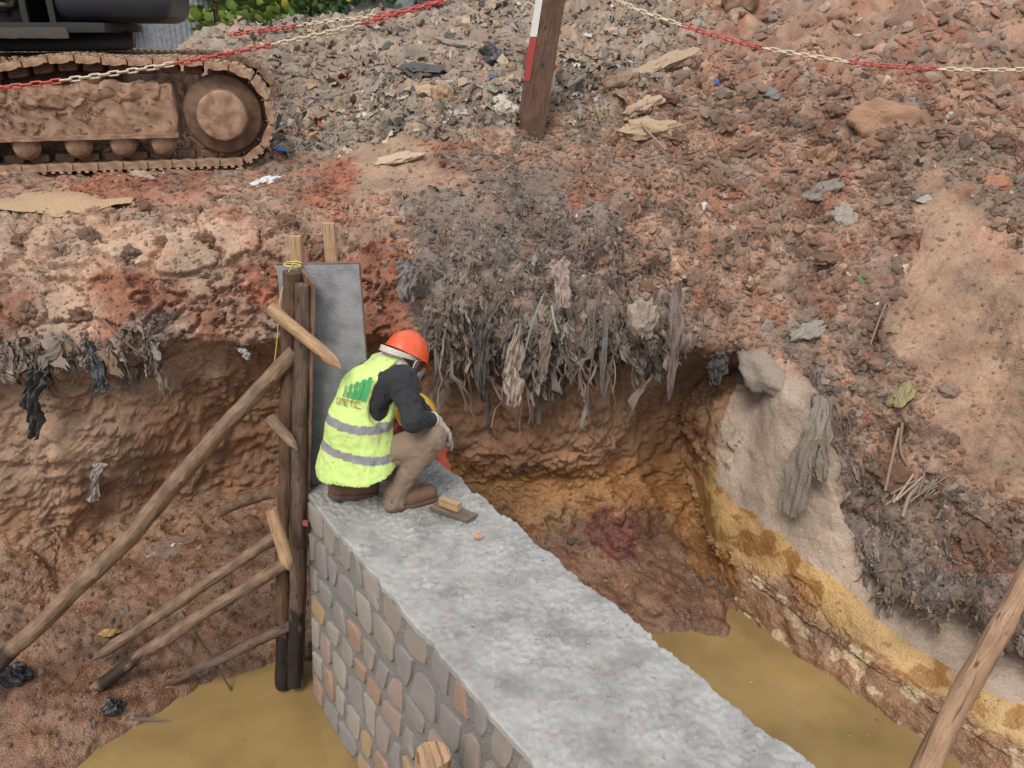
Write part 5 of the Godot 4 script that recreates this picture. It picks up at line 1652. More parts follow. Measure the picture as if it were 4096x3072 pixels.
func build_excavator() -> void:
	var mud := surf(lin(0.365, 0.255, 0.188), 0.9, M.tex.mud, 1.3, M.tex.soil_h, 0.35)
	var mud2 := surf(lin(0.43, 0.315, 0.23), 0.9, M.tex.mud, 1.7, M.tex.soil_h, 0.35)
	var grime := surf(lin(0.19, 0.125, 0.09), 0.8, M.tex.mud, 1.6, M.tex.soil_h, 0.35)
	var navy := surf(lin(0.018, 0.021, 0.032), 0.45, M.tex.cloth, 2.0)
	var black := surf(lin(0.022, 0.020, 0.019), 0.7, M.tex.rag, 3.0)
	var o := thing("excavator", "crawler excavator with mud-caked tracks and a dark blue body parked on the bank", "excavator", Vector3(-2.167, 1.408, -6.45))
	o.rotation_degrees.y = 14.0
	# shoe: plate with three grousers, caked with mud
	var shoe_mesh := rough_box(Vector3(0, 0.012, 0), Vector3(0.166, 0.046, 0.46), 0.022, 0.016, 12.0, 701)
	var grouser_mesh := rough_box(Vector3(0, 0.038, 0), Vector3(0.026, 0.014, 0.45), 0.022, 0.012, 14.0, 702)
	var link_mesh := rough_box(Vector3(0, -0.045, 0), Vector3(0.14, 0.07, 0.16), 0.03, 0.008, 12.0, 703, 0.025)
	for side in 2:
		var zc := -0.24 if side == 0 else -2.1
		var track := Node3D.new()
		track.name = "track"
		o.add_child(track, true)
		# path of the shoes: bottom run, sprocket, top run sagging between carrier rollers, idler
		var path := []
		var cx := 0.0
		var lx := -2.55
		var cy := 0.36
		var R := 0.335
		for k in 30:
			path.append(Vector2(lerpf(lx, cx, k / 30.0), cy - R))
		for k in 24:
			var a := -PI / 2 + PI * k / 24.0
			path.append(Vector2(cx + cos(a) * R, cy + sin(a) * R))
		for k in 30:
			var t := k / 30.0
			path.append(Vector2(lerpf(cx, lx, t), cy + R + 0.05 * sin(PI * minf(t * 1.6, 1.0)) + 0.012 * sin(t * 19.0)))
		for k in 24:
			var a := PI / 2 + PI * k / 24.0
			path.append(Vector2(lx + cos(a) * R, cy + sin(a) * R))
		var total := 0.0
		for k in path.size():
			total += (path[(k + 1) % path.size()] - path[k]).length()
		var count := 42
		var step := total / count
		var run := 0.0
		var next := 0.0
		for k in path.size():
			var p: Vector2 = path[k]
			var q: Vector2 = path[(k + 1) % path.size()]
			var l := (q - p).length()
			while next < run + l and next < total - 0.01:
				var c := p.lerp(q, (next - run) / l)
				var d := (q - p).normalized()
				var out := Vector2(d.y, -d.x)
				var s := part("shoe", shoe_mesh, mud2, track)
				s.transform = Transform3D(Basis(Vector3(d.x, d.y, 0), Vector3(out.x, out.y, 0), Vector3(0, 0, -1)).orthonormalized(), Vector3(c.x, c.y, zc))
				if s.transform.basis.determinant() < 0.0:
					s.transform.basis.z = -s.transform.basis.z
				s.rotate_object_local(Vector3(0, 0, 1), rng.randf_range(-0.04, 0.04))
				for gx in [-0.055, 0.0, 0.055]:
					var g := part("grouser", grouser_mesh, mud2, s)
					g.position.x = gx
				part("link", link_mesh, grime, s)
				next += step
			run += l
		# wheels
		for wx in [cx, lx]:
			var wheel := part("wheel", turned([[0.0, 0.09], [0.17, 0.09], [0.19, 0.06], [0.19, 0.0], [0.27, -0.01], [0.29, -0.03], [0.29, -0.14], [0.0, -0.14]], 40, 0.008, 711), grime, track)
			wheel.position = Vector3(wx, cy, zc + 0.14)
			var hub := part("hub_cover", turned([[0.0, 0.13], [0.12, 0.13], [0.165, 0.127], [0.178, 0.115], [0.18, 0.085], [0.18, 0.06]], 44, 0.006, 712), mud, wheel)
		# frame between the wheels
		part("frame", rough_box(Vector3(-1.40, 0.40, zc - 0.02), Vector3(2.14, 0.36, 0.38), 0.02, 0.03, 4.0, 720, 0.02), mud, track)
		part("frame_flange", rough_box(Vector3(-1.40, 0.225, zc + 0.02), Vector3(2.14, 0.03, 0.40), 0.03, 0.006, 8.0, 721), mud, track)
		part("caked_mud", rough_box(Vector3(-1.15, 0.50, zc + 0.155), Vector3(0.42, 0.17, 0.07), 0.012, 0.045, 7.0, 722, 0.03), mud, track)
		part("caked_mud", rough_box(Vector3(-0.72, 0.54, zc + 0.15), Vector3(0.60, 0.12, 0.06), 0.012, 0.045, 7.0, 723, 0.025), mud, track)
		part("caked_mud", rough_box(Vector3(-1.75, 0.52, zc + 0.15), Vector3(0.6, 0.16, 0.06), 0.014, 0.045, 6.0, 724, 0.025), mud, track)
		# crumbs of mud stuck to the frame and the shoes
		var mm := MultiMesh.new()
		mm.transform_format = MultiMesh.TRANSFORM_3D
		mm.mesh = lump_mesh(760, 0.7, 0.9)
		mm.instance_count = 900
		for k in 900:
			var r := 0.003 * pow(8.0, pow(rng.randf(), 2.0))
			var at := Vector3(rng.randf_range(-2.4, -0.36), 0.24 + pow(rng.randf(), 0.7) * 0.34, zc + 0.17)
			if k % 3 == 0:
				at = Vector3(rng.randf_range(-2.5, 0.1), 0.735 + 0.03 * sin(rng.randf() * 3.0), zc + rng.randf_range(-0.2, 0.22))
			mm.set_instance_transform(k, Transform3D(Basis(Vector3(rng.randf() - 0.5, rng.randf() - 0.5, 1).normalized(), rng.randf() * TAU).scaled_local(Vector3(1.4, 1.0, 0.7) * r), at))
		var mi := MultiMeshInstance3D.new()
		mi.name = "mud_crumbs"
		mi.multimesh = mm
		mi.material_override = mud
		mi.set_meta("kind", "stuff")
		track.add_child(mi, true)
		for rx in [-0.46, -0.745, -1.05, -1.40, -1.72, -2.05]:
			var roller := part("roller", turned([[0.0, 0.10], [0.07, 0.10], [0.075, 0.06], [0.095, 0.05], [0.095, 0.0], [0.08, -0.02], [0.0, -0.02]], 24, 0.01, 730), mud, track)
			roller.position = Vector3(rx, 0.165, zc + 0.09)
		for rx in [-0.85, -1.75]:
			var roller := part("carrier_roller", turned([[0.0, 0.10], [0.05, 0.10], [0.06, 0.05], [0.06, -0.05], [0.0, -0.05]], 20, 0.004, 731), grime, track)
			roller.position = Vector3(rx, 0.615, zc + 0.06)
	# undercarriage centre and slewing ring
	part("car_body", rough_box(Vector3(-1.3, 0.62, -1.15), Vector3(1.2, 0.3, 1.5), 0.08, 0.02, 4.0, 740, 0.05), grime, o)
	part("slewing_ring", turned_up([[0.0, 0.80], [0.55, 0.80], [0.58, 0.82], [0.58, 0.94], [0.0, 0.94]], Vector3(-1.3, 0, -1.15)), black, o)
	part("deck_frame", rough_box(Vector3(-2.05, 0.965, -1.1), Vector3(2.6, 0.07, 1.7), 0.1, 0.003, 4.0, 741, 0.01), black, o)
	part("deck_beam", rough_box(Vector3(-2.15, 0.93, -0.26), Vector3(2.3, 0.075, 0.06), 0.05, 0.006, 9.0, 745, 0.01), surf(lin(0.07, 0.065, 0.06), 0.7, M.tex.rag, 4.0), o)
	part("body_side", rough_box(Vector3(-0.70, 1.55, -1.10), Vector3(0.82, 1.10, 1.52), 0.06, 0.002, 3.0, 742, 0.14), navy, o)
	part("body_rear", rough_box(Vector3(-2.9, 1.55, -1.10), Vector3(1.1, 1.10, 1.52), 0.08, 0.002, 3.0, 743, 0.05), navy, o)
	part("engine_bay_roof", rough_box(Vector3(-1.75, 2.05, -1.10), Vector3(1.4, 0.12, 1.5), 0.1, 0.002, 3.0, 744, 0.02), navy, o)
	part("engine_bay_wall", rough_box(Vector3(-1.75, 1.5, -1.5), Vector3(1.4, 1.0, 0.1), 0.1, 0.002, 3.0, 746, 0.02), black, o)
	for px in [-1.30, -1.12, -1.62, -2.0]:
		part("bay_post", rough_box(Vector3(px, 1.48, -0.42), Vector3(0.045, 0.98, 0.05), 0.06, 0.002, 6.0, 750, 0.008), black, o)
	for k in 9:
		var hose := [Vector3(-2.3 + k * 0.1, 1.05 + 0.03 * (k % 4), -0.6 - 0.05 * (k % 3)), Vector3(-2.1 + k * 0.1, 1.12 + 0.05 * (k % 3), -0.55), Vector3(-1.85 + k * 0.07, 1.08 + 0.04 * (k % 5), -0.62), Vector3(-1.6 + k * 0.05, 1.2, -0.75)]
		part("hose", tube_mesh(hose, 0.017, 8), surf(lin(0.16, 0.12, 0.06), 0.6, null, 1.0) if k % 3 == 0 else black, o)
	part("engine_block", rough_box(Vector3(-1.75, 1.25, -0.95), Vector3(0.8, 0.5, 0.5), 0.04, 0.02, 6.0, 751, 0.04), surf(lin(0.05, 0.042, 0.035), 0.7, M.tex.rag, 4.0), o)

func turned_up(prof: Array, at: Vector3) -> ArrayMesh:
	var V := PackedVector3Array()
	var I := PackedInt32Array()
	var sides := 36
	for r in prof:
		for i in sides:
			var a := TAU * i / sides
			V.append(at + Vector3(cos(a) * r[0], r[1], sin(a) * r[0]))
	for r in prof.size() - 1:
		for i in sides:
			var a := r * sides + i
			var b := r * sides + (i + 1) % sides
			I.append_array([a, a + sides, b, b, a + sides, b + sides])
	return arrays_mesh(V, smooth_normals(V, I), I)

# ---------------------------------------------------------------- barrier, fence and the things lying about

func link_mesh(pitch: float, wire: float) -> ArrayMesh:
	# one chain link along x, lying in the x-y plane
	var V := PackedVector3Array()
	var I := PackedInt32Array()
	var n := 20
	var sides := 6
	var half := pitch * 0.5 + wire * 0.9
	var w := wire * 2.1
	for i in n:
		var a := TAU * i / n
		var c := Vector2(cos(a), sin(a))
		var centre := Vector3(signf(c.x) * (half - w) + c.x * w, c.y * w, 0)
		var out := Vector3(c.x, c.y, 0)
		for s in sides:
			var b := TAU * s / sides
			V.append(centre + out * cos(b) * wire + Vector3(0, 0, sin(b) * wire))
	for i in n:
		for s in sides:
			var a := i * sides + s
			var b := i * sides + (s + 1) % sides
			var c := ((i + 1) % n) * sides + s
			var d := ((i + 1) % n) * sides + (s + 1) % sides
			I.append_array([a, c, b, b, c, d])
	return arrays_mesh(V, smooth_normals(V, I), I)

func chain(label: String, pts: Array, pitch: float, wire: float, run_links: int, offset: int, red: Material, white: Material) -> void:
	var o := thing("barrier_chain", label, "chain", pts[0])
	var mesh := link_mesh(pitch, wire)
	var dense := []
	for k in pts.size() - 1:
		for s in 24:
			dense.append(spline(pts[maxi(k - 1, 0)], pts[k], pts[k + 1], pts[mini(k + 2, pts.size() - 1)], s / 24.0, 0.5))
	dense.append(pts[pts.size() - 1])
	var next := 0.0
	var run := 0.0
	var n := 0
	for k in dense.size() - 1:
		var d: Vector3 = dense[k + 1] - dense[k]
		var l := d.length()
		while next < run + l:
			var p: Vector3 = dense[k] + d * ((next - run) / l)
			var link := part("link", mesh, red if int((n + offset) / float(run_links)) % 2 == 0 else white, o)
			var x := d.normalized()
			var z := x.cross(Vector3.UP).normalized()
			var b := Basis(x, z.cross(x), z)
			link.transform = Transform3D(b * Basis(Vector3.RIGHT, (PI * 0.5 if n % 2 == 0 else 0.0) + 0.35 + rng.randf_range(-0.12, 0.12)), p - (pts[0] as Vector3))
			next += pitch
			n += 1
		run += l

func build_barrier() -> void:
	var red := surf(lin(0.50, 0.075, 0.06), 0.5, M.tex.cloth, 3.0)
	var white := surf(lin(0.62, 0.52, 0.38), 0.5, M.tex.cloth, 3.0)
	chain("red and white plastic chain sagging from the post across the excavator track", [Vector3(0.357, 2.854, -7.200), Vector3(-0.093, 2.697, -7.100), Vector3(-0.517, 2.562, -6.950), Vector3(-1.365, 2.335, -6.500), Vector3(-2.057, 2.186, -6.000), Vector3(-2.591, 2.097, -5.750), Vector3(-3.224, 2.021, -5.500), Vector3(-3.823, 1.985, -5.300)], 0.058, 0.0062, 12, 7, red, white)
	chain("red and white plastic chain sagging from the post over the rubble slope", [Vector3(0.393, 2.854, -7.200), Vector3(0.841, 2.565, -7.050), Vector3(1.157, 2.439, -6.950), Vector3(1.744, 2.269, -6.800), Vector3(2.254, 2.176, -6.700), Vector3(2.749, 2.115, -6.600), Vector3(3.259, 2.089, -6.500), Vector3(3.720, 2.093, -6.400), Vector3(4.340, 2.135, -6.300)], 0.058, 0.0062, 11, 3, red, white)
	chain("faded red and white chain strung low over the far refuse heap", [Vector3(-3.198, 2.316, -10.200), Vector3(-2.664, 2.374, -10.200), Vector3(-2.141, 2.435, -10.000), Vector3(-1.540, 2.493, -9.800), Vector3(-1.011, 2.580, -9.600), Vector3(-0.458, 2.732, -9.400)], 0.07, 0.009, 14, 2, red, white)
	# the post: a plank with one painted edge
	var pm := wood(wood_image(Color(0.47, 0.37, 0.31), Color(0.30, 0.23, 0.19), 801), lin(0.80, 0.68, 0.60))
	var paint := surf(lin(0.75, 0.73, 0.70), 0.6, M.tex.cloth, 4.0)
	var redp := surf(lin(0.45, 0.05, 0.045), 0.6, M.tex.rag, 4.0)
	var o := thing("barrier_post", "leaning brown plank post with red and white painted edge in the rubble", "post")
	var b0 := Vector3(0.082, 1.514, -7.200)
	var b1 := Vector3(0.258, 1.514, -7.200)
	var t0 := Vector3(0.302, 2.934, -7.200)
	var x := (b1 - b0).normalized() * 0.178
	var y := t0 - b0
	var z := Vector3(-0.055, 0.0, -0.11)
	part("plank", board_mesh(b0 - y * 0.12, x, y * 1.12, z, 4, 20, 0.006, 8), pm, o)
	var nrm := y.cross(z).normalized()
	if nrm.x > 0.0:
		nrm = -nrm
	for seg in [[0.32, 0.555, redp], [0.558, 0.99, paint]]:
		part("painted_edge", board_mesh(b0 + y * (seg[0] as float) + nrm * 0.006 + z * 0.02, z * 0.96, y * ((seg[1] as float) - (seg[0] as float)), -nrm * 0.003, 1, 8, 0.0015, 9), seg[2], o)

func build_fence() -> void:
	var sheet_m := surf(lin(0.25, 0.28, 0.31), 0.6, M.tex.rag, 0.8)
	var rust_m := surf(lin(0.24, 0.15, 0.12), 0.8, M.tex.rag, 0.9)
	var f := thing("sheet_fence", "weathered corrugated metal sheet fence behind the refuse heap", "fence", Vector3(-9.0, 1.6, -13.6))
	var mesh := sheet_mesh(0.82, 3.2)
	for k in 17:
		var s := part("sheet", mesh, rust_m if k % 4 == 3 else sheet_m, f)
		s.position = Vector3(k * 0.79, rng.randf_range(-0.06, 0.06), (k % 2) * 0.03)
		s.rotation.z = rng.randf_range(-0.012, 0.012)
	for k in 7:
		part("fence_post", log_mesh([Vector3(k * 2.2, -0.3, -0.12), Vector3(k * 2.2 + 0.03, 3.3, -0.12)], [0.05, 0.045], 820 + k), M.pole, f)
	# vines
	var leaf := leaf_mesh()
	var lm := StandardMaterial3D.new()
	lm.vertex_color_use_as_albedo = true
	lm.roughness = 0.6
	lm.cull_mode = BaseMaterial3D.CULL_DISABLED
	lm.backlight_enabled = true
	lm.backlight = Color(0.35, 0.4, 0.2)
	var vines := [[-7.2, -5.7, 700, Color(0.12, 0.19, 0.03), "broad-leaved yellow green vine climbing the fence behind the excavator body"], [-4.75, -3.1, 1500, Color(0.12, 0.19, 0.03), "broad-leaved yellow green vine climbing the fence beside the grey sheets"], [-3.2, 0.4, 4800, Color(0.035, 0.085, 0.018), "dense dark green creeper covering the fence above the refuse heap"]]
	for v in vines:
		var o := thing("climbing_vine", v[4], "vine", Vector3((v[0] + v[1]) * 0.5, 1.6, -13.45))
		for k in 5:
			var bx: float = lerpf(v[0], v[1], (k + 0.5) / 5.0) - (v[0] + v[1]) * 0.5
			part("stem", tube_mesh([Vector3(bx, -0.2, 0), Vector3(bx + rng.randf_range(-0.2, 0.2), 0.7, 0.05), Vector3(bx + rng.randf_range(-0.4, 0.4), 1.6, 0.02), Vector3(bx + rng.randf_range(-0.5, 0.5), 2.7, 0.05)], 0.018, 6), M.brown, o)
		var clump := noise(1.1, 830, FastNoiseLite.TYPE_SIMPLEX_SMOOTH, 2)
		var mm := MultiMesh.new()
		mm.transform_format = MultiMesh.TRANSFORM_3D
		mm.use_colors = true
		mm.mesh = leaf
		var xf := []
		var cl := []
		var tries := 0
		while xf.size() < v[2] and tries < v[2] * 6:
			tries += 1
			var p := Vector3(rng.randf_range(v[0], v[1]), rng.randf_range(1.5, 4.9 if v[2] > 1000 else 2.7), -13.5)
			var dd := clump.get_noise_3dv(p)
			if dd < -0.12 + rng.randf_range(-0.1, 0.1):
				continue
			p.z += rng.randf_range(0.0, 0.15 + maxf(dd, 0.0) * 0.6)
			var sz := rng.randf_range(0.05, 0.085) if v[2] < 4000 else rng.randf_range(0.035, 0.06)
			var b := Basis(Vector3.UP, rng.randf_range(-0.9, 0.9)) * Basis(Vector3.RIGHT, rng.randf_range(-0.1, 1.1)) * Basis(Vector3.FORWARD, rng.randf() * TAU)
			xf.append(Transform3D(b.scaled_local(Vector3.ONE * sz), p - o.position))
			cl.append(tinted(v[3], 0.6, 1.5) if rng.randf() < 0.95 else Color(0.42, 0.40, 0.06))
		mm.instance_count = xf.size()
		for i in xf.size():
			mm.set_instance_transform(i, xf[i])
			mm.set_instance_color(i, cl[i])
		var mi := MultiMeshInstance3D.new()
		mi.name = "foliage"
		mi.multimesh = mm
		mi.material_override = lm
		mi.set_meta("kind", "stuff")
		o.add_child(mi, true)

func sheet_mesh(w: float, h: float) -> ArrayMesh:
	var V := PackedVector3Array()
	var I := PackedInt32Array()
	var n := 60
	for i in n + 1:
		var x := w * i / n
		for y in [-0.4, h]:
			V.append(Vector3(x, y, sin(x / 0.076 * TAU) * 0.011))
	for i in n:
		var a := i * 2
		I.append_array([a, a + 1, a + 2, a + 1, a + 3, a + 2])
	return arrays_mesh(V, smooth_normals(V, I), I)

func leaf_mesh() -> ArrayMesh:
	var V := PackedVector3Array([Vector3.ZERO])
	var I := PackedInt32Array()
	var n := 10
	for i in n:
		var a := TAU * i / n
		var r := 1.0 - 0.22 * cos(a) - (0.35 if i == 0 else 0.0)
		V.append(Vector3(sin(a) * r * 0.95, cos(a) * r, -0.22 * r * r))
	for i in n:
		I.append_array([0, 1 + i, 1 + (i + 1) % n])
	return arrays_mesh(V, smooth_normals(V, I), I)

func build_tools() -> void:
	# plasterer's float on the wall
	var o := thing("wooden_float", "plasterer's wooden hand float with block handle lying on the concrete", "float")
	var a := Vector3(-0.442, 0.028, -3.757)
	var b := Vector3(-0.234, 0.030, -3.619)
	var c := Vector3(-0.179, 0.030, -3.690)
	var dm := wood(wood_image(Color(0.52, 0.47, 0.42), Color(0.36, 0.32, 0.28), 841), lin(0.78, 0.72, 0.66))
	part("sole", board_mesh(a, b - a, c - b, Vector3(0, -0.012, 0), 8, 3, 0.0015, 10), dm, o)
	var h := Vector3(-0.397, 0.034, -3.756)
	var ax := (b - a).normalized()
	var az := (c - b).normalized()
	part("handle", board_mesh(h + az * 0.012, ax * 0.125, az * 0.035, Vector3(0, 0.045, 0), 4, 2, 0.003, 11), M.pale, o)

# nearest point of the ground: [position, normal]
func rest(p: Vector3) -> Array:
	var best := 1e9
	var at := 0
	for i in range(0, tw, 3):
		var b := i * th
		for j in range(0, th, 3):
			var d := TP[b + j].distance_squared_to(p)
			if d < best:
				best = d
				at = b + j
	return [TP[at], TN[at]]

# cloth along a spine: side = half-width direction
func rag_mesh(spine: Array, widths: Array, side: Vector3, folds: float, depth: float, sd: int, torn := 0.25, nv := 30, nu := 20) -> ArrayMesh:
	var n := noise(1.0, sd, FastNoiseLite.TYPE_SIMPLEX_SMOOTH, 3)
	var V := PackedVector3Array()
	var I := PackedInt32Array()
	for j in nv + 1:
		var t := float(j) / nv * (spine.size() - 1)
		var k := mini(int(t), spine.size() - 2)
		var c: Vector3 = spline(spine[maxi(k - 1, 0)], spine[k], spine[k + 1], spine[mini(k + 2, spine.size() - 1)], t - k, 0.5)
		var w: float = lerpf(widths[k], widths[k + 1], t - k)
		var d: Vector3 = ((spine[k + 1] as Vector3) - (spine[k] as Vector3)).normalized()
		var nn := side.cross(d).normalized()
		if nn.z < 0.0:
			nn = -nn
		for i in nu + 1:
			var u := float(i) / nu * 2.0 - 1.0
			var ragged := 1.0 - torn * absf(n.get_noise_2d(j * 10.0 / nv, signf(u) * 40.0)) * 1.6 + n.get_noise_2d(j * 3.0 / nv, signf(u) * 20.0) * 0.45
			var s := u * w * ragged
			var f := sin(u * folds * PI + n.get_noise_2d(j * 1.8 / nv, 9.0) * 7.0 + sd) * depth * 0.5 + n.get_noise_2d(u * 1.6 + sd, j * 2.7 / nv) * depth * 2.2 + n.get_noise_2d(u * 4.0 + sd, j * 9.0 / nv + 8.0) * depth * 0.7
			var drop := d * n.get_noise_2d(u * 2.2, 77.0 + sd) * w * torn * 1.5 * (float(j) / nv)
			V.append(c + side * s + nn * f + drop)
	for j in nv:
		for i in nu:
			var a := j * (nu + 1) + i
			I.append_array([a, a + nu + 1, a + 1, a + 1, a + nu + 1, a + nu + 2])
	return arrays_mesh(V, smooth_normals(V, I), I)

# a crumpled bag or stone: a lump with creases
func bag_mesh(s: Vector3, sd: int, jag: float, freq: float) -> ArrayMesh:
	var sp := SphereMesh.new()
	sp.radius = 1.0
	sp.height = 2.0
	sp.radial_segments = 36
	sp.rings = 20
	var a := sp.get_mesh_arrays()
	var V: PackedVector3Array = a[Mesh.ARRAY_VERTEX]
	var n := noise(freq, sd, FastNoiseLite.TYPE_SIMPLEX_SMOOTH, 3)
	for i in V.size():
		var p := V[i]
		V[i] = p * s * (1.0 + n.get_noise_3dv(p) * jag * 1.2 - absf(n.get_noise_3dv(p * 1.2 + Vector3(9, 0, 0))) * jag * 0.6)
		V[i].y += n.get_noise_3d(p.x * 2.0, 5.0, p.z * 2.0) * jag * s.y * 0.8
	var I: PackedInt32Array = a[Mesh.ARRAY_INDEX]
	return arrays_mesh(V, smooth_normals(V, I), I)

func rag_mat(c: Color, rough := 0.85) -> StandardMaterial3D:
	var m := surf(lin(c.r, c.g, c.b), rough, M.tex.rag, 3.5, M.tex.soil_h, 0.15)
	return m

func build_refuse() -> void:
	M.straw = [rag_mat(Color(0.36, 0.27, 0.20)), rag_mat(Color(0.28, 0.22, 0.17)), rag_mat(Color(0.45, 0.34, 0.25))]
	var side := Vector3.RIGHT
	var bank := Vector3(-0.576, 0, -0.818)
	# cloths hanging from the banks: label, spine, half widths, side, folds, depth, colour
	var hanging := [
		["hanging_cloth", "long stiff grey cloth hanging over the pale clay face, longer of two lobes", [Vector3(1.994, 0.193, -4.818), Vector3(1.901, 0.027, -4.673), Vector3(1.840, -0.254, -4.638), Vector3(1.806, -0.560, -4.617)], [0.05, 0.075, 0.10, 0.085], bank, 1.1, 0.014, Color(0.27, 0.225, 0.18)],
		["hanging_cloth", "short stiff grey cloth hanging over the pale clay face, shorter of two lobes", [Vector3(2.017, 0.179, -4.820), Vector3(1.960, 0.043, -4.641), Vector3(1.941, -0.122, -4.581), Vector3(1.930, -0.255, -4.544)], [0.05, 0.062, 0.065, 0.055], bank, 1.8, 0.014, Color(0.235, 0.195, 0.155)],
		["hanging_cloth", "pale brown folded rag with two tails hanging in the middle of the refuse lip", [Vector3(0.046, 0.675, -4.855), Vector3(0.017, 0.486, -4.825), Vector3(0.006, 0.317, -4.815), Vector3(0.012, 0.134, -4.805)], [0.02, 0.055, 0.07, 0.055], side, 1.6, 0.022, Color(0.46, 0.37, 0.30)],
		["hanging_cloth", "narrow dark pinkish stocking rag hanging beside the bulging sack", [Vector3(1.064, 0.859, -5.145), Vector3(1.061, 0.606, -5.055), Vector3(1.062, 0.356, -5.035), Vector3(1.051, 0.077, -5.025)], [0.018, 0.055, 0.04, 0.010], side, 1.2, 0.016, Color(0.27, 0.20, 0.175)],
		["hanging_cloth", "grey plastic rag hanging at the corner of the refuse lip beside the red earth", [Vector3(-0.637, 1.074, -4.905), Vector3(-0.643, 0.969, -4.865), Vector3(-0.643, 0.813, -4.845)], [0.07, 0.07, 0.045], side, 3.0, 0.02, Color(0.24, 0.215, 0.20)],
		["hanging_cloth", "brown rag hanging with a rounded end left of the long root", [Vector3(0.237, 0.698, -4.875), Vector3(0.209, 0.525, -4.845), Vector3(0.189, 0.288, -4.845)], [0.02, 0.04, 0.026], side, 1.6, 0.012, Color(0.28, 0.21, 0.17)],
		["hanging_cloth", "pinkish pale rag draped over the middle of the refuse lip", [Vector3(0.293, 1.011, -5.145), Vector3(0.312, 0.909, -5.075), Vector3(0.320, 0.738, -4.985)], [0.06, 0.065, 0.045], side, 2.0, 0.02, Color(0.42, 0.32, 0.275)],
		["hanging_cloth", "matted dark fibre bundle dangling below the refuse lip", [Vector3(-0.191, 0.668, -4.875), Vector3(-0.194, 0.427, -4.855), Vector3(-0.183, 0.142, -4.845)], [0.07, 0.05, 0.02], side, 5.0, 0.02, Color(0.13, 0.11, 0.10)],
		["hanging_cloth", "frayed grey strap hanging right of the long root", [Vector3(0.596, 0.757, -4.975), Vector3(0.590, 0.463, -4.925), Vector3(0.585, 0.180, -4.905)], [0.02, 0.02, 0.008], side, 1.0, 0.006, Color(0.20, 0.18, 0.165)],
		["hanging_cloth", "dark blue grey plastic sheet hanging from the black refuse layer beside the stick", [Vector3(-2.506, 0.680, -4.550), Vector3(-2.456, 0.538, -4.500), Vector3(-2.432, 0.380, -4.480)], [0.03, 0.05, 0.055], side, 4.0, 0.018, Color(0.095, 0.105, 0.115)],
		["hanging_cloth", "black matted rag hanging lowest from the dark refuse layer", [Vector3(-2.804, 0.509, -4.500), Vector3(-2.854, 0.317, -4.460), Vector3(-2.884, 0.086, -4.460)], [0.07, 0.06, 0.03], side, 3.0, 0.03, Color(0.085, 0.08, 0.075)],
		["hanging_cloth", "torn grey scrap of sacking stuck on the brown earth face under the sack", [Vector3(0.479, -0.371, -5.360), Vector3(0.507, -0.442, -5.350), Vector3(0.512, -0.595, -5.350)], [0.035, 0.028, 0.012], side, 1.5, 0.012, Color(0.36, 0.31, 0.275)],
		["hanging_cloth", "pale torn cloth stuck on the earth face left of the long prop", [Vector3(-2.659, -0.210, -4.680), Vector3(-2.696, -0.312, -4.650), Vector3(-2.731, -0.469, -4.640)], [0.055, 0.03, 0.045], side, 1.4, 0.014, Color(0.42, 0.37, 0.33)],
		["hanging_cloth", "black plastic sheet hanging beside the grey boulder", [Vector3(1.466, 0.256, -5.420), Vector3(1.454, 0.158, -5.400), Vector3(1.450, 0.034, -5.400)], [0.08, 0.07, 0.04], side, 3.0, 0.02, Color(0.085, 0.08, 0.078)],
		["hanging_cloth", "stiff dark rag sticking out over the yellow clay under the slope", [Vector3(2.488, -0.603, -4.152), Vector3(2.441, -0.669, -4.080), Vector3(2.408, -0.770, -4.057)], [0.03, 0.055, 0.05], bank, 2.0, 0.015, Color(0.17, 0.145, 0.13)],
		["hanging_cloth", "stiff grey strip hanging beside the dark rag over the yellow clay", [Vector3(2.548, -0.601, -4.101), Vector3(2.493, -0.647, -4.006), Vector3(2.473, -0.750, -3.965)], [0.018, 0.03, 0.028], bank, 1.4, 0.012, Color(0.20, 0.175, 0.155)],
		["hanging_cloth", "small white plastic scrap caught under the left bank edge beside the shutter", [Vector3(-1.661, 0.566, -4.720), Vector3(-1.630, 0.534, -4.700), Vector3(-1.618, 0.499, -4.690)], [0.03, 0.03, 0.01], side, 1.6, 0.01, Color(0.50, 0.49, 0.46)],
	]
	var sd := 900
	for h in hanging:
		sd += 3
		single(h[0], rag_mesh(h[2], h[3], h[4], h[5], h[6], sd, 0.08 if (h[4] as Vector3) == bank and sd < 910 else 0.25), rag_mat(h[7]), h[1], "rag")
	# bulging sack with a stone on top
	var sack := thing("bulging_sack", "bulging grey brown sack sticking out of the refuse lip", "sack", Vector3(0.834, 0.656, -5.000))
	part("cloth", bag_mesh(Vector3(0.095, 0.13, 0.075), 951, 0.42, 1.7), rag_mat(Color(0.38, 0.30, 0.245)), sack)
	part("tail", rag_mesh([Vector3(0.03, -0.08, 0.02), Vector3(0.07, -0.15, 0.02), Vector3(0.09, -0.24, 0.01)], [0.06, 0.04, 0.01], side, 4.0, 0.015, 955), rag_mat(Color(0.20, 0.17, 0.15)), sack)
	single("brown_stone", bag_mesh(Vector3(0.036, 0.028, 0.03), 956, 0.2, 0.8), M.clod_plain, "smooth brown stone resting on the bulging sack", "stone", Vector3(0.849, 0.798, -5.040))
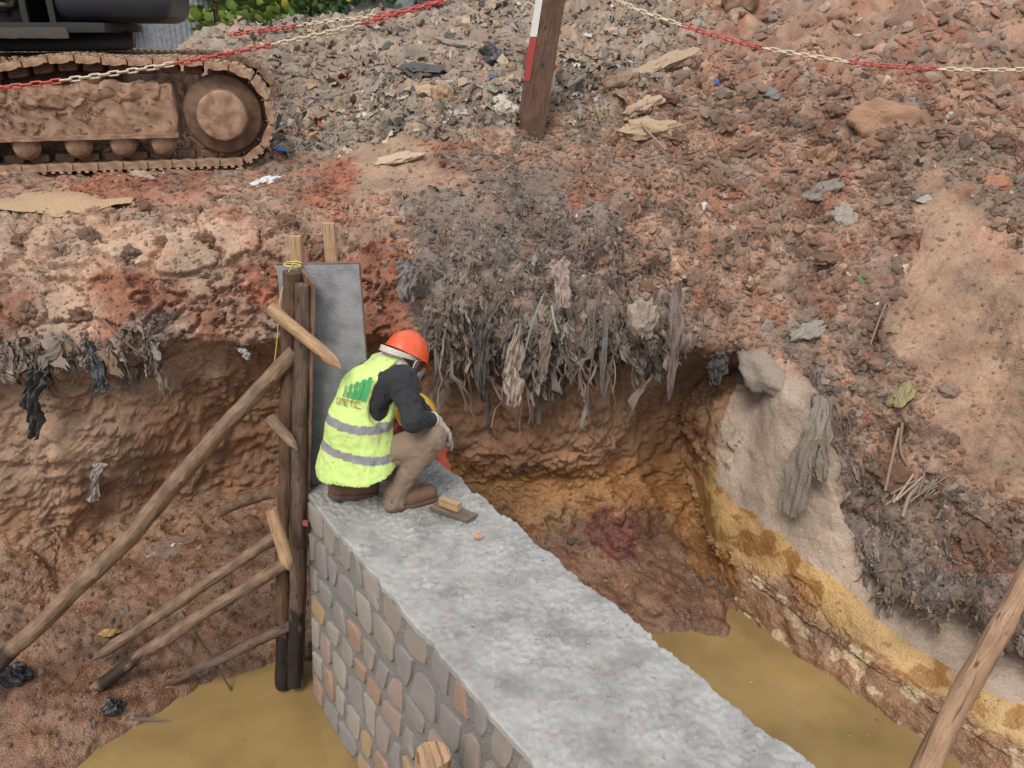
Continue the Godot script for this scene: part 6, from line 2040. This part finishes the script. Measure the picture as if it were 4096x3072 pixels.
	# roots, straps and sticks
	var sticks := [
		["root", "long thin brown root dangling from the refuse lip to the clay face", [Vector3(0.572, 0.879, -5.075), Vector3(0.526, 0.685, -5.005), Vector3(0.523, 0.448, -4.965), Vector3(0.498, 0.192, -4.955), Vector3(0.513, -0.051, -4.955)], 0.006, Color(0.20, 0.14, 0.11)],
		["plastic_strap", "pale green packing strap hanging straight from the refuse lip", [Vector3(0.191, 0.827, -4.945), Vector3(0.127, 0.668, -4.875), Vector3(0.076, 0.478, -4.845)], 0.007, Color(0.26, 0.31, 0.26)],
		["plastic_strap", "short pale green packing strap beside the yellow wrapper", [Vector3(0.249, 0.773, -4.925), Vector3(0.260, 0.695, -4.885), Vector3(0.284, 0.610, -4.865)], 0.009, Color(0.33, 0.36, 0.27)],
		["root", "thin pale root hanging beside the short green strap", [Vector3(0.243, 0.692, -4.895), Vector3(0.215, 0.610, -4.865), Vector3(0.187, 0.515, -4.855)], 0.005, Color(0.33, 0.22, 0.14)],
		["root", "hair-thin red brown root hanging below the pale brown rag", [Vector3(0.142, 0.387, -4.875), Vector3(0.138, 0.198, -4.865), Vector3(0.134, -0.001, -4.865)], 0.0028, Color(0.20, 0.12, 0.09)],
		["root", "short bent root hanging left of the narrow dark rag", [Vector3(0.827, 0.385, -5.045), Vector3(0.793, 0.294, -5.025), Vector3(0.799, 0.188, -5.025)], 0.0035, Color(0.19, 0.12, 0.09)],
		["dry_stick", "dry brown stick leaning on the left bank above the black refuse layer", [Vector3(-2.474, 0.823, -4.660), Vector3(-2.315, 0.705, -4.560), Vector3(-2.189, 0.540, -4.600)], 0.009, Color(0.22, 0.145, 0.11)],
		["dry_stick", "grey plank stick lying on the rubble right of the barrier post", [Vector3(0.486, 1.877, -7.900), Vector3(0.674, 1.961, -8.200), Vector3(0.883, 2.068, -8.600)], 0.022, Color(0.27, 0.205, 0.16)],
		["dry_stick", "straw coloured stem lying down the rubble above the straw bundle", [Vector3(2.432, 0.056, -4.648), Vector3(2.357, -0.118, -4.512), Vector3(2.314, -0.270, -4.434)], 0.010, Color(0.33, 0.215, 0.14)],
		["dry_stick", "curved straw stem lying beside the other stem on the rubble", [Vector3(2.462, 0.084, -4.675), Vector3(2.432, -0.056, -4.579), Vector3(2.478, -0.151, -4.513), Vector3(2.576, -0.214, -4.478)], 0.010, Color(0.27, 0.19, 0.14)],
		["dry_stick", "pale stripped stick curving over the straw bundle", [Vector3(2.405, -0.395, -4.339), Vector3(2.446, -0.275, -4.386), Vector3(2.531, -0.224, -4.438), Vector3(2.608, -0.224, -4.468)], 0.013, Color(0.40, 0.29, 0.21)],
		["dry_stick", "short pale stick lying level above the dark plastic", [Vector3(2.281, -0.827, -4.342), Vector3(2.360, -0.709, -4.300), Vector3(2.457, -0.640, -4.300)], 0.007, Color(0.36, 0.28, 0.22)],
		["dry_stick", "bent twig hanging at the end of the slope beside the pale pole", [Vector3(2.659, -0.596, -4.048), Vector3(2.662, -0.614, -3.939), Vector3(2.684, -0.711, -3.873)], 0.006, Color(0.33, 0.22, 0.13)],
		["dry_stick", "looped creeper stem on the rubble above the broken clods", [Vector3(2.334, 0.471, -5.031), Vector3(2.400, 0.619, -5.110), Vector3(2.470, 0.706, -5.184), Vector3(2.474, 0.593, -5.093)], 0.007, Color(0.27, 0.19, 0.13)],
		["dry_stick", "thin twig sticking out of the pit water under the dark prop", [Vector3(-2.022, -0.925, -4.100), Vector3(-1.886, -1.107, -4.000), Vector3(-1.723, -1.425, -3.930)], 0.007, Color(0.12, 0.075, 0.05)],
		["dry_stick", "broken slat lying on the folded sacking of the rubble slope", [Vector3(1.066, 1.654, -7.100), Vector3(1.113, 1.592, -7.000), Vector3(1.229, 1.477, -6.750)], 0.010, Color(0.33, 0.24, 0.16)],
	]
	for s in sticks:
		single(s[0], tube_mesh(s[2], s[3], 7, 6), surf(lin(s[4].r, s[4].g, s[4].b), 0.85, M.tex.rag, 6.0), s[1], "root" if s[0] == "root" else ("strap" if s[0] == "plastic_strap" else "stick"))
	# things lying on the ground: kind, label, category, place, size, colour, roughness, crumple
	var lying := [
		["plastic_bag", "crumpled translucent white plastic bag lying before the excavator track", "bag", Vector3(-1.816, 1.340, -6.150), Vector3(0.11, 0.035, 0.07), Color(0.715, 0.702, 0.676), 0.35, 0.7],
		["plastic_bottle", "flattened bright blue plastic bottle lying beside the excavator track", "bottle", Vector3(-1.906, 1.484, -6.950), Vector3(0.055, 0.03, 0.028), Color(0.046, 0.182, 0.585), 0.35, 0.3],
		["plastic_bag", "grey black plastic bag on the left shoulder of the far refuse heap", "bag", Vector3(-1.135, 2.445, -10.600), Vector3(0.26, 0.11, 0.15), Color(0.130, 0.137, 0.143), 0.5, 0.7],
		["plastic_bag", "large charcoal plastic bag on top of the far refuse heap", "bag", Vector3(-0.745, 2.459, -10.500), Vector3(0.24, 0.18, 0.15), Color(0.111, 0.117, 0.117), 0.5, 0.75],
		["red_cloth", "faded pink red cloth on top of the far refuse heap", "cloth", Vector3(-0.248, 2.583, -11.000), Vector3(0.30, 0.08, 0.16), Color(0.585, 0.169, 0.143), 0.85, 0.7],
		["plastic_bag", "torn black plastic bag halfway up the refuse left of the post", "bag", Vector3(-0.174, 1.967, -8.700), Vector3(0.14, 0.10, 0.09), Color(0.058, 0.058, 0.065), 0.4, 0.9],
		["plastic_sheet", "black rubber sheet lying on the refuse above the tan cloth", "sheet", Vector3(-0.858, 1.904, -8.500), Vector3(0.20, 0.035, 0.12), Color(0.072, 0.065, 0.062), 0.5, 0.5],
		["grey_cloth", "rolled grey cloth lying up the middle of the refuse heap", "cloth", Vector3(-0.476, 2.077, -9.000), Vector3(0.30, 0.055, 0.09), Color(0.325, 0.273, 0.227), 0.85, 0.5],
		["tan_cloth", "tan cloth peak standing up from the sandy mound left of the post", "cloth", Vector3(-0.572, 1.710, -7.750), Vector3(0.09, 0.10, 0.06), Color(0.546, 0.364, 0.221), 0.85, 0.6],
		["tan_cloth", "tan cloth curled over the refuse left of the sandy mound", "cloth", Vector3(-0.792, 1.750, -7.900), Vector3(0.20, 0.05, 0.09), Color(0.520, 0.390, 0.247), 0.85, 0.8],
		["plastic_bag", "white crumpled plastic beside the foot of the barrier post", "bag", Vector3(-0.040, 1.670, -7.450), Vector3(0.11, 0.07, 0.06), Color(0.676, 0.611, 0.520), 0.5, 0.8],
		["snack_wrapper", "green and white snack wrapper on the refuse left of the post", "wrapper", Vector3(-0.170, 1.799, -8.000), Vector3(0.07, 0.022, 0.04), Color(0.130, 0.429, 0.130), 0.35, 0.8],
		["snack_wrapper", "red packet lying just right of the barrier post", "wrapper", Vector3(0.460, 1.972, -8.400), Vector3(0.085, 0.022, 0.045), Color(0.676, 0.078, 0.046), 0.35, 0.4],
		["snack_wrapper", "orange wrapper pressed flat left of the post foot", "wrapper", Vector3(-0.106, 1.730, -7.650), Vector3(0.075, 0.018, 0.03), Color(0.750, 0.169, 0.052), 0.4, 0.7],
		["snack_wrapper", "orange and white wrapper lying beyond the blue bottle", "wrapper", Vector3(-1.736, 1.548, -7.400), Vector3(0.06, 0.03, 0.035), Color(0.750, 0.260, 0.117), 0.4, 0.8],
		["sacking", "stiff brown sacking arched over the rubble right of the post", "sacking", Vector3(1.045, 1.839, -8.000), Vector3(0.16, 0.08, 0.09), Color(0.312, 0.208, 0.137), 0.9, 0.45],
		["sacking", "pleated tan sacking behind the arched brown sacking", "sacking", Vector3(1.348, 1.930, -8.400), Vector3(0.42, 0.06, 0.14), Color(0.442, 0.325, 0.215), 0.9, 0.6],
		["tan_cloth", "pale tan cloth bundle lying below the arched brown sacking", "cloth", Vector3(1.136, 1.703, -7.600), Vector3(0.19, 0.06, 0.12), Color(0.507, 0.364, 0.247), 0.9, 0.6],
		["tan_cloth", "dusty tan garment lying lowest under the sacking", "cloth", Vector3(1.109, 1.581, -7.100), Vector3(0.22, 0.055, 0.10), Color(0.481, 0.351, 0.221), 0.9, 0.6],
		["plastic_sheet", "dusty translucent plastic sheet half buried in the sandy mound", "sheet", Vector3(-0.863, 1.430, -6.450), Vector3(0.20, 0.04, 0.11), Color(0.572, 0.429, 0.286), 0.55, 0.4],
		["old_shoe", "old dark shoe on the sandy mound left of the post", "shoe", Vector3(-0.279, 1.624, -7.300), Vector3(0.06, 0.05, 0.045), Color(0.182, 0.143, 0.130), 0.8, 0.4],
		["pink_bag", "dusty pink bag half buried at the top of the rubble slope", "bag", Vector3(1.137, 2.299, -9.800), Vector3(0.16, 0.05, 0.08), Color(0.624, 0.364, 0.299), 0.6, 0.3],
		["rag_bundle", "knotted grey rag bundle in the middle of the rubble slope", "rag", Vector3(2.403, 1.186, -6.350), Vector3(0.17, 0.06, 0.10), Color(0.260, 0.227, 0.195), 0.9, 0.9],
		["rag_bundle", "grey rag tail falling from the knotted bundle", "rag", Vector3(2.516, 1.051, -6.150), Vector3(0.10, 0.045, 0.12), Color(0.351, 0.305, 0.260), 0.9, 0.8],
		["brown_cloth", "brown leathery flap standing above the knotted rag bundle", "cloth", Vector3(2.478, 1.369, -6.750), Vector3(0.11, 0.10, 0.06), Color(0.390, 0.221, 0.130), 0.8, 0.7],
		["grey_cloth", "grey netting tangled in the upper rubble slope", "cloth", Vector3(2.425, 1.797, -7.800), Vector3(0.20, 0.05, 0.12), Color(0.221, 0.208, 0.189), 0.9, 0.9],
		["plastic_bag", "dirty white plastic bag on the upper right rubble", "bag", Vector3(3.421, 1.585, -6.900), Vector3(0.14, 0.06, 0.09), Color(0.598, 0.559, 0.520), 0.5, 0.7],
		["rusty_slab", "rust brown slab lying beside the smooth clay slope", "slab", Vector3(3.482, 1.173, -6.000), Vector3(0.13, 0.045, 0.08), Color(0.390, 0.182, 0.104), 0.9, 0.35],
		["grey_cloth", "dark grey cloth pulled through the rubble under the white bag", "cloth", Vector3(3.484, 1.427, -6.600), Vector3(0.16, 0.035, 0.08), Color(0.208, 0.182, 0.169), 0.9, 0.8],
		["banana_leaf", "withered olive leaf curled on the rubble above the straw stems", "leaf", Vector3(2.478, 0.192, -4.791), Vector3(0.10, 0.03, 0.09), Color(0.325, 0.280, 0.130), 0.8, 0.9],
		["grey_cloth", "grey wool tuft lying above the long stiff cloth", "cloth", Vector3(2.037, 0.437, -5.350), Vector3(0.13, 0.04, 0.09), Color(0.338, 0.293, 0.247), 0.95, 0.8],
		["purple_stone", "purplish brown stone lying at the edge of the smooth clay slope", "stone", Vector3(2.738, 0.215, -4.770), Vector3(0.065, 0.05, 0.05), Color(0.305, 0.202, 0.169), 0.9, 0.3],
		["earth_boulder", "big brown clod standing at the top of the rubble slope", "clod", Vector3(2.536, 2.490, -10.200), Vector3(0.20, 0.24, 0.18), Color(0.390, 0.240, 0.156), 0.95, 0.25],
		["earth_boulder", "broad brown clod bulging from the rubble below the knotted rag", "clod", Vector3(3.053, 1.426, -7.000), Vector3(0.26, 0.16, 0.18), Color(0.416, 0.240, 0.150), 0.95, 0.3],
		["plastic_bag", "black plastic bag half sunk in the mud under the long prop", "bag", Vector3(-2.881, -1.105, -3.750), Vector3(0.10, 0.05, 0.07), Color(0.026, 0.029, 0.034), 0.25, 0.8],
		["plastic_bag", "black plastic bag at the water edge beside the rusty blade", "bag", Vector3(-2.321, -1.308, -3.680), Vector3(0.055, 0.05, 0.05), Color(0.026, 0.026, 0.030), 0.25, 0.9],
		["dead_leaf", "curled yellow dead leaf lying on the mud beside the hewn prop tip", "leaf", Vector3(-2.505, -1.088, -4.100), Vector3(0.055, 0.016, 0.03), Color(0.546, 0.338, 0.130), 0.8, 0.8],
		["black_stone", "small black stone on the pit floor right of the wall", "stone", Vector3(0.430, -1.073, -5.080), Vector3(0.03, 0.022, 0.025), Color(0.091, 0.078, 0.072), 0.8, 0.25],
		["grey_stone", "pale flat stone lying under the excavator track", "stone", Vector3(-2.746, 1.407, -6.150), Vector3(0.09, 0.045, 0.06), Color(0.468, 0.338, 0.260), 0.9, 0.3],
		["dry_mud", "orange chip of brick dust lying on the concrete top", "chip", Vector3(-0.172, 0.020, -3.490), Vector3(0.022, 0.012, 0.018), Color(0.650, 0.338, 0.195), 0.9, 0.6],
	]
	sd = 1000
	for l in lying:
		sd += 5
		var mesh := bag_mesh(l[4], sd, minf(l[7], 0.5), 1.05 if (l[7] as float) > 0.35 else 0.8)
		var spot_at := rest(l[3]) if l[0] != "dry_mud" else [l[3], Vector3.UP]
		var o := single(l[0], mesh, rag_mat(l[5], l[6]), l[1], l[2])
		var up: Vector3 = ((spot_at[1] as Vector3) + Vector3.UP * 0.8).normalized()
		var x := Vector3.RIGHT.rotated(Vector3.UP, rng.randf_range(-0.5, 0.5))
		x = (x - up * x.dot(up)).normalized()
		var s: Vector3 = l[4]
		o.transform = Transform3D(Basis(x, up, x.cross(up)), (spot_at[0] as Vector3) + up * s.y * 0.45)
	# smooth boulder set into the bank, long axis along the lip
	var bo := single("clay_boulder", bag_mesh(Vector3(0.30, 0.13, 0.20), 1195, 0.22, 0.9), surf(lin(0.30, 0.245, 0.20), 0.9, M.tex.soil, 1.6, M.tex.soil_h, 0.5), "large smooth grey boulder set in the top of the pale clay face", "boulder")
	var bx := (Vector3(1.939, 0.098, -5.000) - Vector3(1.627, 0.273, -5.420)).normalized()
	var bu := (Vector3.UP - bx * bx.y).normalized()
	bo.transform = Transform3D(Basis(bx, bu, bx.cross(bu)), Vector3(1.808, 0.166, -5.270))
	var straw := thing("straw_bundle", "grey brown bundle of straw and husks on the slope above the dark plastic", "straw", Vector3(2.518, -0.270, -4.422))
	for k in 22:
		var a0 := Vector3(rng.randf_range(-0.14, 0.12), rng.randf_range(-0.06, 0.06), rng.randf_range(-0.03, 0.05))
		var dd := Vector3(rng.randf_range(-0.10, -0.02), rng.randf_range(-0.10, -0.02), rng.randf_range(0.0, 0.05))
		part("stem", tube_mesh([a0 - dd, a0 + Vector3(0, 0.012, 0.01), a0 + dd], rng.randf_range(0.003, 0.008), 5), M.straw[k % 3], straw)
	# cardboard sheet
	var cb := []
	for row in [[Vector3(-3.518, 1.254, -5.620), Vector3(-3.336, 1.292, -5.720), Vector3(-3.131, 1.300, -5.760), Vector3(-2.849, 1.289, -5.700), Vector3(-2.509, 1.266, -5.560)], [Vector3(-3.434, 1.263, -5.480), Vector3(-3.222, 1.271, -5.500), Vector3(-2.993, 1.265, -5.470), Vector3(-2.777, 1.265, -5.500), Vector3(-2.502, 1.268, -5.500)], [Vector3(-3.376, 1.265, -5.380), Vector3(-3.099, 1.253, -5.320), Vector3(-2.864, 1.233, -5.260), Vector3(-2.731, 1.248, -5.330), Vector3(-2.504, 1.268, -5.440)]]:
		cb.append(row)
	var V := PackedVector3Array()
	var I := PackedInt32Array()
	var wob := noise(2.5, 1201, FastNoiseLite.TYPE_SIMPLEX_SMOOTH, 3)
	for j in 13:
		for i in 41:
			var u := i / 40.0 * 4.0
			var k := mini(int(u), 3)
			var f := u - k
			var a: Vector3 = (cb[0][k] as Vector3).lerp(cb[0][k + 1], f)
			var b: Vector3 = (cb[1][k] as Vector3).lerp(cb[1][k + 1], f)
			var c: Vector3 = (cb[2][k] as Vector3).lerp(cb[2][k + 1], f)
			var t := j / 12.0
			var p := a.lerp(b, t * 2.0) if t < 0.5 else b.lerp(c, t * 2.0 - 1.0)
			if j == 12:
				p += Vector3(0, 0, wob.get_noise_2d(i * 0.3, 4.0) * 0.05)
			V.append(p + Vector3(0, 0.03 + wob.get_noise_3dv(p) * 0.03 + sin(t * PI) * 0.03, 0))
	for j in 12:
		for i in 40:
			var a := j * 41 + i
			I.append_array([a, a + 41, a + 1, a + 1, a + 41, a + 42])
	single("cardboard_sheet", arrays_mesh(V, smooth_normals(V, I), I), rag_mat(Color(0.50, 0.34, 0.20), 0.9), "torn tan cardboard sheet lying on the bank below the excavator", "cardboard")
	# specks afloat on the muddy water
	var fx := []
	var fc := []
	for k in 90:
		var wp := Vector3(rng.randf_range(-2.2, -0.9), PIT_WATER + 0.004, rng.randf_range(-3.6, -2.6)) if k < 50 else Vector3(rng.randf_range(1.0, 2.4), PIT_WATER + 0.004, rng.randf_range(-4.2, -2.9))
		fx.append(Transform3D(Basis(Vector3.UP, rng.randf() * TAU).scaled_local(Vector3(1.0, 0.15, 0.7) * rng.randf_range(0.003, 0.011)), wp))
		fc.append(tinted(PILE_REFUSE[rng.randi() % PILE_REFUSE.size()], 0.7, 1.2))
	multi("floating_specks", scrap_mesh(1250, 3, 3, 0.4, 0.3), M.scrap, fx, fc, "small specks and leaf bits floating on the muddy water", "debris")
	# film lying on the mud, and a rusty blade at the water edge
	var film := StandardMaterial3D.new()
	film.albedo_color = Color(0.62, 0.55, 0.52, 0.32)
	film.transparency = BaseMaterial3D.TRANSPARENCY_ALPHA
	film.roughness = 0.12
	film.cull_mode = BaseMaterial3D.CULL_DISABLED
	var fp := rest(Vector3(-2.330, -0.866, -4.750))
	var fo := single("plastic_film", rag_mesh([Vector3(0.02, 0, -0.13), Vector3(0, 0.012, 0), Vector3(-0.02, 0, 0.12)], [0.10, 0.115, 0.08], Vector3.RIGHT, 1.2, 0.008, 1210, 0.1), film, "clear wet plastic film lying on the mud under the long prop", "film")
	fo.position = (fp[0] as Vector3) + Vector3(0, 0.045, 0.02)
	var blade := SurfaceTool.new()
	blade.begin(Mesh.PRIMITIVE_TRIANGLES)
	var q0 := Vector3(-2.348, -1.360, -3.657)
	var q1 := Vector3(-2.303, -1.340, -3.701)
	var q2 := Vector3(-2.022, -1.370, -3.667)
	for sgn in [0.0, -0.006]:
		for p in [q0, q1, q2]:
			blade.add_vertex(p + Vector3(0, sgn, 0))
	quad(blade, q0, q2, q2 - Vector3(0, 0.006, 0), q0 - Vector3(0, 0.006, 0))
	quad(blade, q1, q0, q0 - Vector3(0, 0.006, 0), q1 - Vector3(0, 0.006, 0))
	blade.generate_normals()
	single("rusty_blade", blade.commit(), surf(lin(0.11, 0.085, 0.07), 0.6, M.tex.rag, 6.0), "dark triangular sheet metal blade lying at the water edge", "blade")
	single("red_block", rough_box(Vector3.ZERO, Vector3(0.03, 0.03, 0.025), 0.01, 0.002, 20.0, 1215, 0.004), surf(lin(0.42, 0.10, 0.09), 0.8, M.tex.rag, 6.0), "small red wood block wedged beside the dark log post", "block", Vector3(-1.147, -0.162, -3.900))
